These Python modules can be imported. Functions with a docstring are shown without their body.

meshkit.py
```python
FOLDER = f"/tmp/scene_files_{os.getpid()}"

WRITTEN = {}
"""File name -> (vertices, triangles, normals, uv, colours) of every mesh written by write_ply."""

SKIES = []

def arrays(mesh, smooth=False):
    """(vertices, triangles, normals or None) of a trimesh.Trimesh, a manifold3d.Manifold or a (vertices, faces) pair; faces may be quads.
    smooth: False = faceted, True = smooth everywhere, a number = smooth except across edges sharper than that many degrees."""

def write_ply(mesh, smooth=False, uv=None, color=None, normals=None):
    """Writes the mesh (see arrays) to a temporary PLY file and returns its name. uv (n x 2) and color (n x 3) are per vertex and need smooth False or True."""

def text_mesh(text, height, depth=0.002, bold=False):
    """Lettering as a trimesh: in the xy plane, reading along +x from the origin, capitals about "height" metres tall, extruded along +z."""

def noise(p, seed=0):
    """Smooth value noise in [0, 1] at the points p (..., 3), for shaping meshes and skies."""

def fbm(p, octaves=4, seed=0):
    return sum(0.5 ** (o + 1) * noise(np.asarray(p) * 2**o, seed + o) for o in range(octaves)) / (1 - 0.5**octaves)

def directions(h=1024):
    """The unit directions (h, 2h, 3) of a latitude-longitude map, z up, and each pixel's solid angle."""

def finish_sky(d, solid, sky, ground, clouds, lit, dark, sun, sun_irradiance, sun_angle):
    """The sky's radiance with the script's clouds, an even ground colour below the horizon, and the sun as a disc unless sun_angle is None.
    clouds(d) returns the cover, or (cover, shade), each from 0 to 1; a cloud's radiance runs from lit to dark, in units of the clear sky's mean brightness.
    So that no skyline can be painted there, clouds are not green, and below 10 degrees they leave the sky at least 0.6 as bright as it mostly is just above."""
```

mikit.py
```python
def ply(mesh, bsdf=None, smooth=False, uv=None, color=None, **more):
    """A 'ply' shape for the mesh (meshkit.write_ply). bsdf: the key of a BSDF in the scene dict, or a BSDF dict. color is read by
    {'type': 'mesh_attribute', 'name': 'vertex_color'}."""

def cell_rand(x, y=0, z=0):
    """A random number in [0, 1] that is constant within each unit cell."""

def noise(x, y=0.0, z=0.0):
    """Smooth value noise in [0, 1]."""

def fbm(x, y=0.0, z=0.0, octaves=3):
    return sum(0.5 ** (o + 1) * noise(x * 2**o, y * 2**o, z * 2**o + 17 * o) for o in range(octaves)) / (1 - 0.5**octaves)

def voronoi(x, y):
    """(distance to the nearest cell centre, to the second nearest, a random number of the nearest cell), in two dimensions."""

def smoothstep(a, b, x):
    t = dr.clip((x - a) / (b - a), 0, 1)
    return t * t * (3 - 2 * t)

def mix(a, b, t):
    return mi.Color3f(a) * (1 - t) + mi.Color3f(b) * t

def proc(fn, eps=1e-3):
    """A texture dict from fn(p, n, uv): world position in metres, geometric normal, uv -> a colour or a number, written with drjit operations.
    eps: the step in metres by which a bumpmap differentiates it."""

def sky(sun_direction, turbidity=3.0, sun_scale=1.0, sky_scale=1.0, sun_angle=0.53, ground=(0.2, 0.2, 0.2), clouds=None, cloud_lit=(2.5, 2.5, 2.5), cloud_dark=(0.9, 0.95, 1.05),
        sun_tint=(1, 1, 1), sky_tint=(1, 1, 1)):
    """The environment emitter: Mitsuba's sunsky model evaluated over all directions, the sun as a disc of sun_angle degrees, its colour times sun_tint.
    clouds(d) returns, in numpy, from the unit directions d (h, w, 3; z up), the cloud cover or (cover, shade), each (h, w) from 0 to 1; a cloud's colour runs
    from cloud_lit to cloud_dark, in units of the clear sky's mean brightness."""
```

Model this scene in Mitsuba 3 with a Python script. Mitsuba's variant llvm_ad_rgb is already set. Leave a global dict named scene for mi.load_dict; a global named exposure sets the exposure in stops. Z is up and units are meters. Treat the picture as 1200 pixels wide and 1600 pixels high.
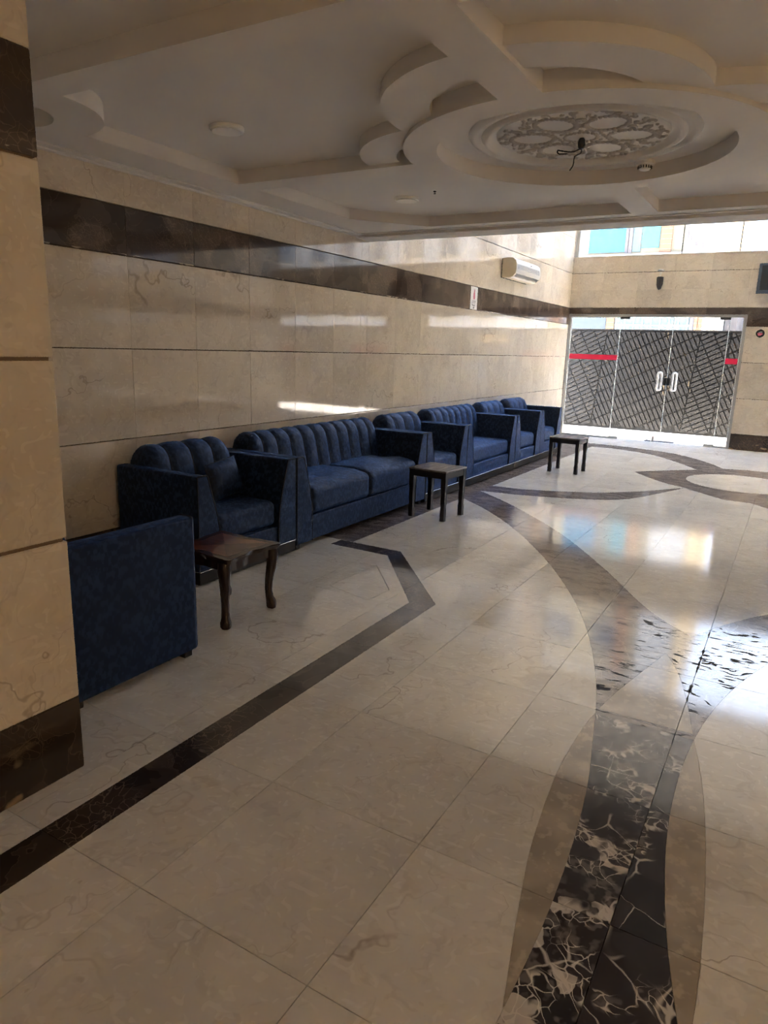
import math, random
import numpy as np, trimesh, drjit as dr
import mitsuba as mi
import mikit, meshkit
from mikit import ply, proc, noise, fbm, voronoi, cell_rand, smoothstep, mix
from shapely.geometry import Polygon, Point, box as sbox, MultiPolygon, LineString
from shapely.ops import unary_union
from shapely import affinity

random.seed(11)
rng = np.random.default_rng(5)
T = mi.ScalarTransform4f
scene, labels = {}, {}

# ------------------------------------------------------------------ camera, sky, sun, exposure
H = 1.53
CAM = np.array([3.8837, 0.0, H])
R_RIGHT = np.array([0.86139905, 0.50699967, 0.03070861])
R_UP = np.array([-0.14239784, 0.18301748, 0.97274223])
R_FWD = np.array([-0.48755978, 0.84229207, -0.22984674])
F_PX = 1086.83
scene['camera'] = {'type': 'perspective', 'fov': math.degrees(2 * math.atan(600 / F_PX)), 'fov_axis': 'x', 'near_clip': 0.05, 'far_clip': 500.0,
                   'to_world': T().look_at(origin=CAM.tolist(), target=(CAM + R_FWD).tolist(), up=R_UP.tolist())}
exposure = 5.5


def wisps(d):
    c = meshkit.fbm(d * np.array([3.0, 3.0, 7.0]), 4, 3)
    return np.clip((c - 0.45) * 2.0, 0, 0.5), np.zeros(c.shape)


scene['sky'] = mikit.sky((0.45, -0.015, 0.89), turbidity=3.5, sun_scale=1.0, sky_scale=1.0, ground=(0.45, 0.43, 0.4), clouds=wisps, cloud_lit=(1.7, 1.7, 1.7))
LAMP = 0.66    # radiance of the warm wall lamps that are switched on, behind the camera on the right

# ------------------------------------------------------------------ room numbers (metres)
D = 13.382                       # far wall
RW = 6.95                        # right wall
YB = -4.5                        # back wall
Z0, Z1, Z2 = 2.58, 2.60, 2.665    # beam bottom, petal bottom, coffer ceiling
ZTOP = 5.0                       # ceiling of the high strip by the doors
YE = 6.12                        # edge of the low ceiling
ROWS = [0.0, 0.272, 0.8715, 1.4697, 2.058, 2.359, 2.963, 3.56, 4.16, 4.76, 5.0]
TX, TY, TP = 2.46, 1.13, 0.5935  # floor joints

# ------------------------------------------------------------------ materials


def fmod_id(v, o, t):
    return dr.floor((v - o) / t)


def lines(n, w):
    return 1.0 - smoothstep(0.0, w, dr.abs(n - 0.5))


def crema(p, u, v, warm):
    """Cream marble in the plane (u, v): soft clouding, long jagged hairlines that come and go, fine shell flecks."""
    j = fbm(u * 10.0, v * 10.0, 2.0, 3) - 0.5
    j2 = fbm(u * 12.0 + 7.0, v * 12.0, 5.0, 3) - 0.5
    n1 = noise(u * 1.5 + j * 0.34, v * 1.5 + j2 * 0.34, 4.0)
    k = lines(n1, 0.0085) * smoothstep(0.47, 0.62, noise(u * 2.6, v * 2.6, 9.0))
    n2 = noise(u * 3.4 + j2 * 0.8, v * 3.4 + j * 0.8, 14.0)
    k2 = lines(n2, 0.018) * smoothstep(0.55, 0.72, noise(u * 2.9, v * 2.9, 19.0))
    cl = fbm(u * 4.0 + j, v * 4.0 + j2, 1.0, 4)
    c = mix(warm[0], warm[1], smoothstep(0.3, 0.7, cl))
    sp = noise(u * 55.0 + j * 9.0, v * 55.0, 3.0)
    c = mix(c, warm[2], smoothstep(0.70, 0.88, sp) * 0.45)
    sm = smoothstep(0.55, 0.85, fbm(u * 26.0 + j2 * 5.0, v * 26.0 + j * 5.0, 7.0, 3)) * 0.16
    return mix(c, warm[3], dr.clip(k * 0.52 + k2 * 0.24 + sm, 0, 0.8))


FLOOR_C = ((0.60, 0.59, 0.545), (0.66, 0.65, 0.605), (0.75, 0.745, 0.705), (0.25, 0.21, 0.165))
WALL_C = ((0.60, 0.525, 0.415), (0.67, 0.595, 0.48), (0.73, 0.66, 0.55), (0.30, 0.215, 0.13))


def tile_off(p):
    ix, iy = fmod_id(p.x, TX, TP), fmod_id(p.y, TY, TP)
    return cell_rand(ix, iy, 1) * 37.0, cell_rand(ix, iy, 2) * 41.0, cell_rand(ix, iy, 3)


def floor_beige(p, n, uv):
    a, b, r = tile_off(p)
    return crema(p, p.x + a, p.y + b, FLOOR_C) * (0.95 + 0.09 * r)


def wall_id(p):
    u = p.x + p.y
    return fmod_id(u, 3.27, TP), dr.floor((p.z - 0.2735) / 0.5985)


def wall_beige(p, n, uv):
    i, j = wall_id(p)
    r = cell_rand(i, j, 3)
    return crema(p, p.x + p.y + cell_rand(i, j, 1) * 31.0, p.z + cell_rand(i, j, 2) * 27.0, WALL_C) * (0.94 + 0.10 * r)


def emperador(p, u, v, o):
    w = fbm(p.x * 4.0 + o, p.y * 4.0, p.z * 4.0, 3)
    w2 = noise(p.x * 9.0, p.y * 9.0 + o, p.z * 9.0)
    jj = fbm(u * 30.0, v * 30.0, o, 2) - 0.5
    f1, f2, r = voronoi(u * 6.0 + w * 2.2 + o + jj * 0.5, v * 6.0 + w2 * 1.2 + jj * 0.4)
    g1, g2, s = voronoi(u * 27.0 + w2 * 1.6 + o + jj * 2.0, v * 27.0 + w * 3.0 - jj * 2.0)
    m = smoothstep(0.42, 0.66, fbm(p.x * 3.0, p.y * 3.0 + o, p.z * 3.0, 3))
    ve = (1 - smoothstep(0.0, 0.05, f2 - f1)) * 0.3 * smoothstep(0.4, 0.6, w2) + (1 - smoothstep(0.0, 0.13, g2 - g1)) * m * 0.9
    return dr.clip(ve, 0, 1), m, r


def dark_floor(p, n, uv):
    a, b, r = tile_off(p)
    ve, m, q = emperador(p, p.x, p.y, a)
    c = mix((0.022, 0.017, 0.015), (0.045, 0.034, 0.028), q)
    return mix(c, (0.23, 0.17, 0.125), ve * 0.6)


def dark_wall(p, n, uv):
    i, j = wall_id(p)
    o = cell_rand(i, 7, 1) * 30.0
    ve, m, q = emperador(p, p.x + p.y, p.z, o)
    c = mix((0.04, 0.028, 0.022), (0.075, 0.054, 0.042), q)
    c = mix(c, (0.26, 0.19, 0.13), ve * 0.55)
    c = mix(c, (0.20, 0.15, 0.11), smoothstep(0.6, 0.95, m) * 0.3)
    chip = smoothstep(0.60, 0.66, fbm((p.x + p.y) * 17.0, p.z * 40.0, 3.0, 2)) * smoothstep(2.072, 2.062, p.z)
    return mix(c, (0.62, 0.56, 0.46), chip)


def base_wall(p, n, uv):
    ve, m, q = emperador(p, p.x + p.y, p.z, 4.0)
    c = mix((0.020, 0.014, 0.010), (0.045, 0.030, 0.021), q)
    c = mix(c, (0.33, 0.22, 0.12), ve * 0.45)
    chip = smoothstep(0.66, 0.72, fbm((p.x + p.y) * 6.0, p.z * 9.0 + 3.0, 1.0, 3))
    return mix(c, (0.42, 0.30, 0.17), chip * smoothstep(0.25, 0.0, p.z) * 0.8)


def black_white(p, n, uv):
    a, b, r = tile_off(p)
    x, y = p.x + a, p.y + b
    j, j2 = fbm(x * 14.0, y * 14.0, 2.0, 3) - 0.5, fbm(x * 14.0 + 5.0, y * 14.0, 6.0, 3) - 0.5
    low = fbm(x * 2.6, y * 2.6, 8.0, 2)
    mk = noise(x * 4.5, y * 4.5, 3.0)
    f1, f2, q = voronoi(x * 7.0 + j * 0.25, y * 7.0 + j2 * 0.25)
    big = (1 - smoothstep(0.004, 0.022 + 0.05 * smoothstep(0.55, 0.8, mk), f2 - f1)) * smoothstep(0.40, 0.56, noise(x * 8.0, y * 8.0, 21.0))
    zone = smoothstep(0.46, 0.55, low + j * 0.45)
    g1, g2, s = voronoi(x * 26.0 + j * 2.2, y * 26.0 + j2 * 2.2)
    wd = 0.10 + 0.35 * smoothstep(0.45, 0.9, noise(x * 17.0, y * 17.0, 6.0))
    net = (1 - smoothstep(wd * 0.3, wd, g2 - g1)) * zone * smoothstep(0.32, 0.52, noise(x * 13.0, y * 13.0, 1.0))
    h1, h2, t = voronoi(x * 15.0 + j2 * 1.5, y * 15.0 + j * 1.5)
    shard = smoothstep(0.90, 0.94, t) * smoothstep(0.05, 0.16, h2 - h1) * zone
    grey = fbm(x * 48.0, y * 48.0, 4.0, 2)
    c = mix((0.010, 0.0075, 0.0095), (0.028, 0.021, 0.024), q)
    c = mix(c, (0.19, 0.175, 0.17), zone * smoothstep(0.45, 0.75, grey) * 0.55)
    return mix(c, (0.68, 0.66, 0.63), dr.clip(big * 0.75 + shard * 0.8 + net * 0.85, 0, 1) * 0.92)


def taupe(p, n, uv):
    a, b, r = tile_off(p)
    f = fbm(p.x * 7.0 + a, p.y * 7.0 + b, 1.0, 4)
    g = fbm(p.x * 40.0 + a, p.y * 40.0, 4.0, 3)
    c = mix((0.30, 0.265, 0.215), (0.41, 0.37, 0.31), smoothstep(0.3, 0.7, f))
    return mix(c, (0.53, 0.48, 0.39), smoothstep(0.55, 0.75, g) * 0.5)


def brown_grey(p, n, uv):
    a, b, r = tile_off(p)
    w = fbm(p.x * 5.0 + a, p.y * 5.0 + b, 1.0, 3)
    f = fbm(p.x * 9.0 + w * 3.0 + a, p.y * 20.0 + w * 3.0 + b, 2.0, 4)
    g1, g2, s = voronoi(p.x * 13.0 + w * 3.0, p.y * 15.0 + f * 2.0)
    c = mix((0.095, 0.080, 0.075), (0.20, 0.175, 0.16), smoothstep(0.3, 0.7, f))
    c = mix(c, (0.30, 0.27, 0.25), (1 - smoothstep(0.0, 0.10, g2 - g1)) * 0.5)
    return mix(c, (0.015, 0.013, 0.012), cracks(p))


def cracks(p):
    """The worn corner of the floor where the stone has flaked away in dark gouges along the joints and veins."""
    near = smoothstep(5.3, 4.2, p.y) * smoothstep(2.9, 3.3, p.x)
    w = fbm(p.x * 5.0, p.y * 5.0, 1.0, 3)
    ck = smoothstep(0.675, 0.70, fbm(p.x * 15.0, p.y * 60.0 + w * 9.0, 9.0, 3)) * near
    jy = dr.abs((p.y - TY) / TP - dr.round((p.y - TY) / TP)) * TP
    jx = dr.abs((p.x - TX) / TP - dr.round((p.x - TX) / TP)) * TP
    jt = smoothstep(0.007, 0.002, dr.minimum(jx, jy) - 0.012 * (noise(p.x * 30.0, p.y * 30.0, 2.0) - 0.6)) * smoothstep(0.45, 0.6, noise(p.x * 6.0, p.y * 6.0, 7.0)) * near
    return dr.clip(ck + jt, 0, 1)


def brown_rough(p, n, uv):
    return 0.09 + 0.6 * cracks(p)


def velvet(p, n, uv):
    f = fbm(p.x * 60.0, p.y * 60.0, p.z * 34.0, 3)
    g = fbm(p.x * 9.0, p.y * 9.0, p.z * 7.0, 3)
    return mix((0.0026, 0.0082, 0.0235), (0.0088, 0.026, 0.068), dr.clip(smoothstep(0.40, 0.68, f) * 0.62 + (g - 0.5) * 0.40 + 0.02, 0, 1))


def wood_red(p, n, uv):
    g = fbm(p.x * 9.0, p.y * 60.0, p.z * 60.0, 3)
    return mix((0.010, 0.0035, 0.0025), (0.026, 0.009, 0.006), g)


def wood_veneer(p, n, uv):
    g = fbm(p.x * 10.0, p.y * 70.0, p.z * 60.0, 3)
    d = smoothstep(-0.01, 0.01, dr.abs(p.y - 2.86) - dr.abs(p.x - 1.18))
    return mix(mix((0.040, 0.011, 0.007), (0.070, 0.020, 0.011), g), mix((0.085, 0.025, 0.013), (0.125, 0.040, 0.020), g), d)


def wood_top(p, n, uv):
    g = fbm(p.x * 60.0, p.y * 6.0, p.z * 6.0, 3)
    s = smoothstep(0.62, 0.7, noise(p.x * 50.0, p.y * 7.0, 2.0))
    return mix(mix((0.095, 0.085, 0.08), (0.155, 0.142, 0.135), g), (0.24, 0.22, 0.205), s * 0.4)


def plaster(p, n, uv):
    return mix((0.66, 0.635, 0.60), (0.71, 0.685, 0.65), fbm(p.x * 2.0, p.y * 2.0, p.z * 2.0, 3))


def brick_orange(p, n, uv):
    fz = p.z / 0.22
    j = smoothstep(0.86, 0.92, fz - dr.floor(fz))
    return mix((0.19, 0.105, 0.065), (0.23, 0.165, 0.12), j)


def paving(p, n, uv):
    return mix((0.60, 0.62, 0.63), (0.70, 0.72, 0.73), fbm(p.x * 1.5, p.y * 1.5, 0.0, 4))


def panel_grey(p, n, uv):
    f = fbm(p.x * 9.0, p.z * 9.0, 1.0, 4)
    s = smoothstep(0.79, 0.82, fbm(p.x * 3.3, p.z * 1.5, 6.0, 2)) * smoothstep(0.6, 0.7, noise(p.x * 26.0, p.z * 9.0, 3.0))
    return mix(mix((0.021, 0.0205, 0.020), (0.033, 0.032, 0.031), f), (0.20, 0.15, 0.09), s * 0.6)


def prin(color, rough, spec=0.5, **more):
    return {'type': 'principled', 'base_color': proc(color) if callable(color) else {'type': 'rgb', 'value': list(color)}, 'roughness': rough, 'specular': spec, **more}


def two(b):
    return {'type': 'twosided', 'bsdf': b}


M = {
    'm_wood_veneer': prin(wood_veneer, 0.10, 0.5, clearcoat=0.7), 'm_floor': prin(floor_beige, 0.09, 0.75), 'm_floor_dark': prin(dark_floor, 0.09, 0.75), 'm_floor_black': prin(black_white, 0.12, 0.7), 'm_floor_taupe': prin(taupe, 0.09, 0.75),
    'm_floor_brown': prin(brown_grey, proc(brown_rough), 0.75), 'm_wall': prin(wall_beige, 0.045, 0.65), 'm_wall_dark': prin(dark_wall, 0.06, 0.65), 'm_wall_base': prin(base_wall, 0.12),
    'm_groove': prin((0.20, 0.13, 0.075), 0.5, 0.3), 'm_grout': prin((0.16, 0.12, 0.085), 0.8, 0.2), 'm_plaster': prin(plaster, 0.8, 0.15), 'm_plaster_relief': prin((0.47, 0.44, 0.41), 0.6, 0.3), 'm_velvet': prin(velvet, 0.6, 0.25, sheen=1.0, sheen_tint=1.0),
    'm_piping': prin((0.004, 0.006, 0.012), 0.5), 'm_plinth': prin((0.009, 0.008, 0.0075), 0.3, 0.3), 'm_rubber': prin((0.01, 0.01, 0.01), 0.6),
    'm_chrome': {'type': 'roughconductor', 'material': 'Cr', 'alpha': 0.12}, 'm_steel': prin((0.82, 0.82, 0.80), 0.3, 0.5, metallic=0.55), 'm_aluminium': prin((0.42, 0.42, 0.41), 0.35, 0.5, metallic=0.7), 'm_wood_red': prin(wood_red, 0.12, 0.5, clearcoat=0.6),
    'm_wood_black': prin((0.010, 0.009, 0.010), 0.3), 'm_wood_top': prin(wood_top, 0.28), 'm_glass': {'type': 'thindielectric', 'int_ior': 1.5}, 'm_clear': {'type': 'dielectric', 'int_ior': 1.5},
    'm_seal': prin((0.80, 0.82, 0.80), 0.3), 'm_dark_seal': prin((0.03, 0.03, 0.03), 0.5), 'm_red': prin((0.90, 0.03, 0.10), 0.4), 'm_white_plastic': prin((0.72, 0.70, 0.64), 0.35), 'm_cream_plastic': prin((0.60, 0.52, 0.37), 0.4),
    'm_grey_plastic': prin((0.42, 0.43, 0.42), 0.4), 'm_black_plastic': prin((0.015, 0.016, 0.018), 0.3), 'm_tv': prin((0.05, 0.075, 0.11), 0.25), 'm_screen': prin((0.02, 0.025, 0.03), 0.06), 'm_bronze': prin((0.035, 0.034, 0.036), 0.4, 0.5),
    'm_paper': prin((0.72, 0.72, 0.70), 0.6), 'm_ink_red': prin((0.55, 0.14, 0.20), 0.6), 'm_ink': prin((0.18, 0.17, 0.19), 0.6), 'm_paving': prin(paving, 0.8, 0.2), 'm_panel': prin(panel_grey, 0.75, 0.25), 'm_panel_gap': prin((0.015, 0.015, 0.0145), 0.8, 0.2),
    'm_mat': prin((0.10, 0.10, 0.105), 0.9, 0.1), 'm_orange': prin(brick_orange, 0.8, 0.2), 'm_cream': prin((0.23, 0.195, 0.135), 0.8, 0.2), 'm_white_paint': prin((0.31, 0.31, 0.30), 0.8, 0.2), 'm_blue_glass': prin((0.03, 0.10, 0.15), 0.15, 0.5),
    'm_cyan_glass': prin((0.05, 0.15, 0.165), 0.15, 0.5), 'm_green_glass': prin((0.085, 0.115, 0.11), 0.2, 0.5), 'm_grey_glass': prin((0.06, 0.07, 0.08), 0.15, 0.5), 'm_stone_grey': prin((0.11, 0.10, 0.097), 0.8, 0.2), 'm_tan': prin((0.30, 0.235, 0.17), 0.8, 0.2),
    'm_pale_green': prin((0.66, 0.74, 0.68), 0.5, 0.3), 'm_diffuser': prin((0.80, 0.78, 0.74), 0.4),
}
for k in M:
    scene[k] = M[k] if M[k]['type'] in ('thindielectric', 'dielectric') else two(M[k])

# ------------------------------------------------------------------ mesh helpers


def numbered(name):
    if name not in taken:
        taken[name] = 0
        return name
    taken[name] += 1
    return '%s_%03d' % (name, taken[name])


taken = {}


def box(x0, x1, y0, y1, z0, z1, b=0.0):
    if b <= 0:
        m = trimesh.creation.box((x1 - x0, y1 - y0, z1 - z0))
        m.apply_translation(((x0 + x1) / 2, (y0 + y1) / 2, (z0 + z1) / 2))
        return m
    pts = []
    c = np.array([(x0 + x1) / 2, (y0 + y1) / 2, (z0 + z1) / 2])
    h = np.array([x1 - x0, y1 - y0, z1 - z0]) / 2
    for s in np.ndindex(2, 2, 2):
        s = np.array(s) * 2 - 1
        for k in range(3):
            q = h.copy() - b
            q[k] = h[k]
            pts.append(c + s * q)
    return trimesh.convex.convex_hull(np.array(pts))


def cat(*ms):
    ms = [m for g in ms for m in (g if isinstance(g, (list, tuple)) else [g])]
    return trimesh.util.concatenate(ms)


def tube(path, r, n=8, closed=False):
    P = np.asarray(path, float)
    if np.isscalar(r):
        r = np.full(len(P), r)
    tg = np.gradient(P, axis=0) if not closed else (np.roll(P, -1, 0) - np.roll(P, 1, 0))
    tg /= np.linalg.norm(tg, axis=1, keepdims=True) + 1e-12
    up = np.array([0, 0, 1.0]) if abs(tg[0][2]) < 0.9 else np.array([1.0, 0, 0])
    V, F = [], []
    a = np.arange(n) * 2 * np.pi / n
    u = np.cross(up, tg[0])
    for i in range(len(P)):
        u = u - tg[i] * (u @ tg[i])
        u /= np.linalg.norm(u) + 1e-12
        w = np.cross(tg[i], u)
        V.append(P[i] + r[i] * (np.cos(a)[:, None] * u + np.sin(a)[:, None] * w))
    m = len(P)
    for i in range(m if closed else m - 1):
        j = (i + 1) % m
        for k in range(n):
            l = (k + 1) % n
            F += [[i * n + k, i * n + l, j * n + l], [i * n + k, j * n + l, j * n + k]]
    V = np.vstack(V)
    if not closed:
        V = np.vstack([V, P[0], P[-1]])
        for k in range(n):
            l = (k + 1) % n
            F += [[len(V) - 2, l, k], [len(V) - 1, (m - 1) * n + k, (m - 1) * n + l]]
    return trimesh.Trimesh(V, F, process=False)


def lathe(prof, n=48, c=(0, 0, 0)):
    P = np.asarray(prof, float)
    a = np.arange(n) * 2 * np.pi / n
    V = np.stack([P[:, 0][:, None] * np.cos(a), P[:, 0][:, None] * np.sin(a), np.repeat(P[:, 1][:, None], n, 1)], -1).reshape(-1, 3)
    F = []
    for i in range(len(P) - 1):
        for k in range(n):
            l = (k + 1) % n
            F += [[i * n + k, i * n + l, (i + 1) * n + l], [i * n + k, (i + 1) * n + l, (i + 1) * n + k]]
    m = trimesh.Trimesh(V + np.array(c), F, process=True)
    return m


def prism(poly, z0, z1):
    out = []
    for g in getattr(poly, 'geoms', [poly]):
        if g.is_empty or g.area < 1e-7 or g.geom_type != 'Polygon':
            continue
        m = trimesh.creation.extrude_polygon(g, z1 - z0, engine='earcut')
        m.apply_translation((0, 0, z0))
        out.append(m)
    return trimesh.util.concatenate(out) if out else None


def swapxz(m, order):
    """Axes of m re-ordered: order gives, for the new x, y, z, the old axis."""
    v = np.array(m.vertices)[:, order]
    f = np.array(m.faces)
    if np.linalg.det(np.eye(3)[list(order)]) < 0:
        f = f[:, ::-1]
    return trimesh.Trimesh(v, f, process=False)


def bevel_extrude(loop, x0, x1, b0, b1, n=3):
    """A convex-ish loop of (y, z), extruded along x with rounded ends."""
    L = np.asarray(loop, float)
    nx, pv = np.roll(L, -1, 0) - L, L - np.roll(L, 1, 0)
    nn = []
    for d in (pv, nx):
        d = d / (np.linalg.norm(d, axis=1, keepdims=True) + 1e-12)
        nn.append(np.stack([d[:, 1], -d[:, 0]], 1))
    N = nn[0] + nn[1]
    N /= np.linalg.norm(N, axis=1, keepdims=True) + 1e-12
    area = np.sum(L[:, 0] * np.roll(L[:, 1], -1) - np.roll(L[:, 0], -1) * L[:, 1])
    if area < 0:
        N = -N
    st = []
    for k in range(n + 1):
        a = math.pi / 2 * k / n
        st.append((x0 + b0 * (1 - math.sin(a)), b0 * (1 - math.cos(a))) if False else (x0 + b0 * (1 - math.cos(math.pi / 2 - a)), b0 * (1 - math.sin(a))))
    st2 = [(x1 - b1 * (1 - math.cos(math.pi / 2 - math.pi / 2 * k / n)), b1 * (1 - math.sin(math.pi / 2 * k / n))) for k in range(n, -1, -1)]
    st = [(x0 + b0 * (1 - math.sin(math.pi / 2 * k / n)), 0) for k in range(0)] or st
    rings = []
    for x, o in [(x0 + b0 * (1 - math.sin(math.pi / 2 * k / n)), b0 * (1 - math.cos(math.pi / 2 * k / n))) for k in range(n, -1, -1)]:
        rings.append((x, o))
    for x, o in [(x1 - b1 * (1 - math.sin(math.pi / 2 * k / n)), b1 * (1 - math.cos(math.pi / 2 * k / n))) for k in range(0, n + 1)]:
        rings.append((x, o))
    m = len(L)
    V = []
    for x, o in rings:
        q = L - N * o
        V.append(np.column_stack([np.full(m, x), q]))
    V = np.vstack(V)
    F = []
    R = len(rings)
    for i in range(R - 1):
        for k in range(m):
            l = (k + 1) % m
            F += [[i * m + k, i * m + l, (i + 1) * m + l], [i * m + k, (i + 1) * m + l, (i + 1) * m + k]]
    tri = trimesh.creation.triangulate_polygon(Polygon(L), engine='earcut')
    vt, ft = tri
    kd = {tuple(np.round(v, 6)): i for i, v in enumerate(L)}
    idx = [min(range(m), key=lambda i, v=v: np.sum((L[i] - v) ** 2)) for v in vt]
    for f in ft:
        g = [idx[i] for i in f]
        F.append([g[0], g[1], g[2]])
        F.append([(R - 1) * m + g[0], (R - 1) * m + g[2], (R - 1) * m + g[1]])
    mesh = trimesh.Trimesh(V, F, process=False)
    trimesh.repair.fix_normals(mesh)
    return mesh


def soft_box(x0, x1, y0, y1, z0, z1, r=0.05, crown=0.0, seg=14, disp=None):
    """A cushion: a rounded box with a crowned top."""
    m = trimesh.creation.box((1, 1, 1))
    for _ in range(5):
        m = m.subdivide()
    v = np.array(m.vertices) * 2
    h = np.array([x1 - x0, y1 - y0, z1 - z0]) / 2
    p = np.sign(v) * (1 - (1 - np.abs(v)) ** 1.6) * h
    q = np.clip(p, -(h - r), h - r)
    d = p - q
    l = np.linalg.norm(d, axis=1, keepdims=True)
    on = (np.abs(v).max(1) > 0.999)
    dd = np.where(l > 1e-9, d / np.maximum(l, 1e-9), 0)
    p = q + dd * np.minimum(r, np.maximum(l, 0) if False else r) * (l > 1e-9)
    k = (1 - (p[:, 0] / h[0]) ** 2) * (1 - (p[:, 1] / h[1]) ** 2)
    p[:, 2] += np.where(p[:, 2] > 0, crown * np.sqrt(np.clip(k, 0, 1)), 0)
    p += np.array([(x0 + x1) / 2, (y0 + y1) / 2, (z0 + z1) / 2])
    if disp is not None:
        p = disp(p)
    return trimesh.Trimesh(p, m.faces, process=False)


def put(key, mesh, mat, smooth=False, mtx=None):
    if mesh is None:
        return None
    if mtx is not None:
        mesh = mesh.copy()
        mesh.apply_transform(mtx)
    key = numbered(key)
    scene[key] = ply(mesh, mat, smooth)
    return key


def tag(key, label=None, category=None, group=None, kind=None):
    d = {}
    for a, b in (('label', label), ('category', category), ('group', group), ('kind', kind)):
        if b:
            d[a] = b
    labels[key] = d


def root(name):
    return numbered(name)


def trans(x, y, z=0, rz=0.0):
    return trimesh.transformations.translation_matrix((x, y, z)) @ trimesh.transformations.rotation_matrix(rz, (0, 0, 1))


def in_view(pts, margin=60):
    """Whether any of the points is in, or near, the photograph's frame."""
    d = (np.asarray(pts, float) - CAM) @ np.stack([R_RIGHT, R_UP, R_FWD]).T
    ok = d[:, 2] > 0.2
    z = np.maximum(d[:, 2], 0.2)
    u, v = 600 + F_PX * d[:, 0] / z, 800 - F_PX * d[:, 1] / z
    return bool(np.any(ok & (u > -margin) & (u < 1200 + margin) & (v > -margin) & (v < 1600 + margin)))


# ------------------------------------------------------------------ floor


def spl(pts, n=8):
    """Catmull-Rom through the points."""
    P = np.asarray(pts, float)
    Q = np.vstack([2 * P[0] - P[1], P, 2 * P[-1] - P[-2]])
    out = []
    for i in range(1, len(Q) - 2):
        for t in np.linspace(0, 1, n, endpoint=False):
            a, b, c, d = Q[i - 1], Q[i], Q[i + 1], Q[i + 2]
            out.append(0.5 * ((2 * b) + (-a + c) * t + (2 * a - 5 * b + 4 * c - d) * t * t + (-a + 3 * b - 3 * c + d) * t ** 3))
    out.append(P[-1])
    return [tuple(p) for p in out]


def arc(cx, cy, r, a0, a1, n=24):
    return [(cx + r * math.cos(a), cy + r * math.sin(a)) for a in np.radians(np.linspace(a0, a1, n))]


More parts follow.
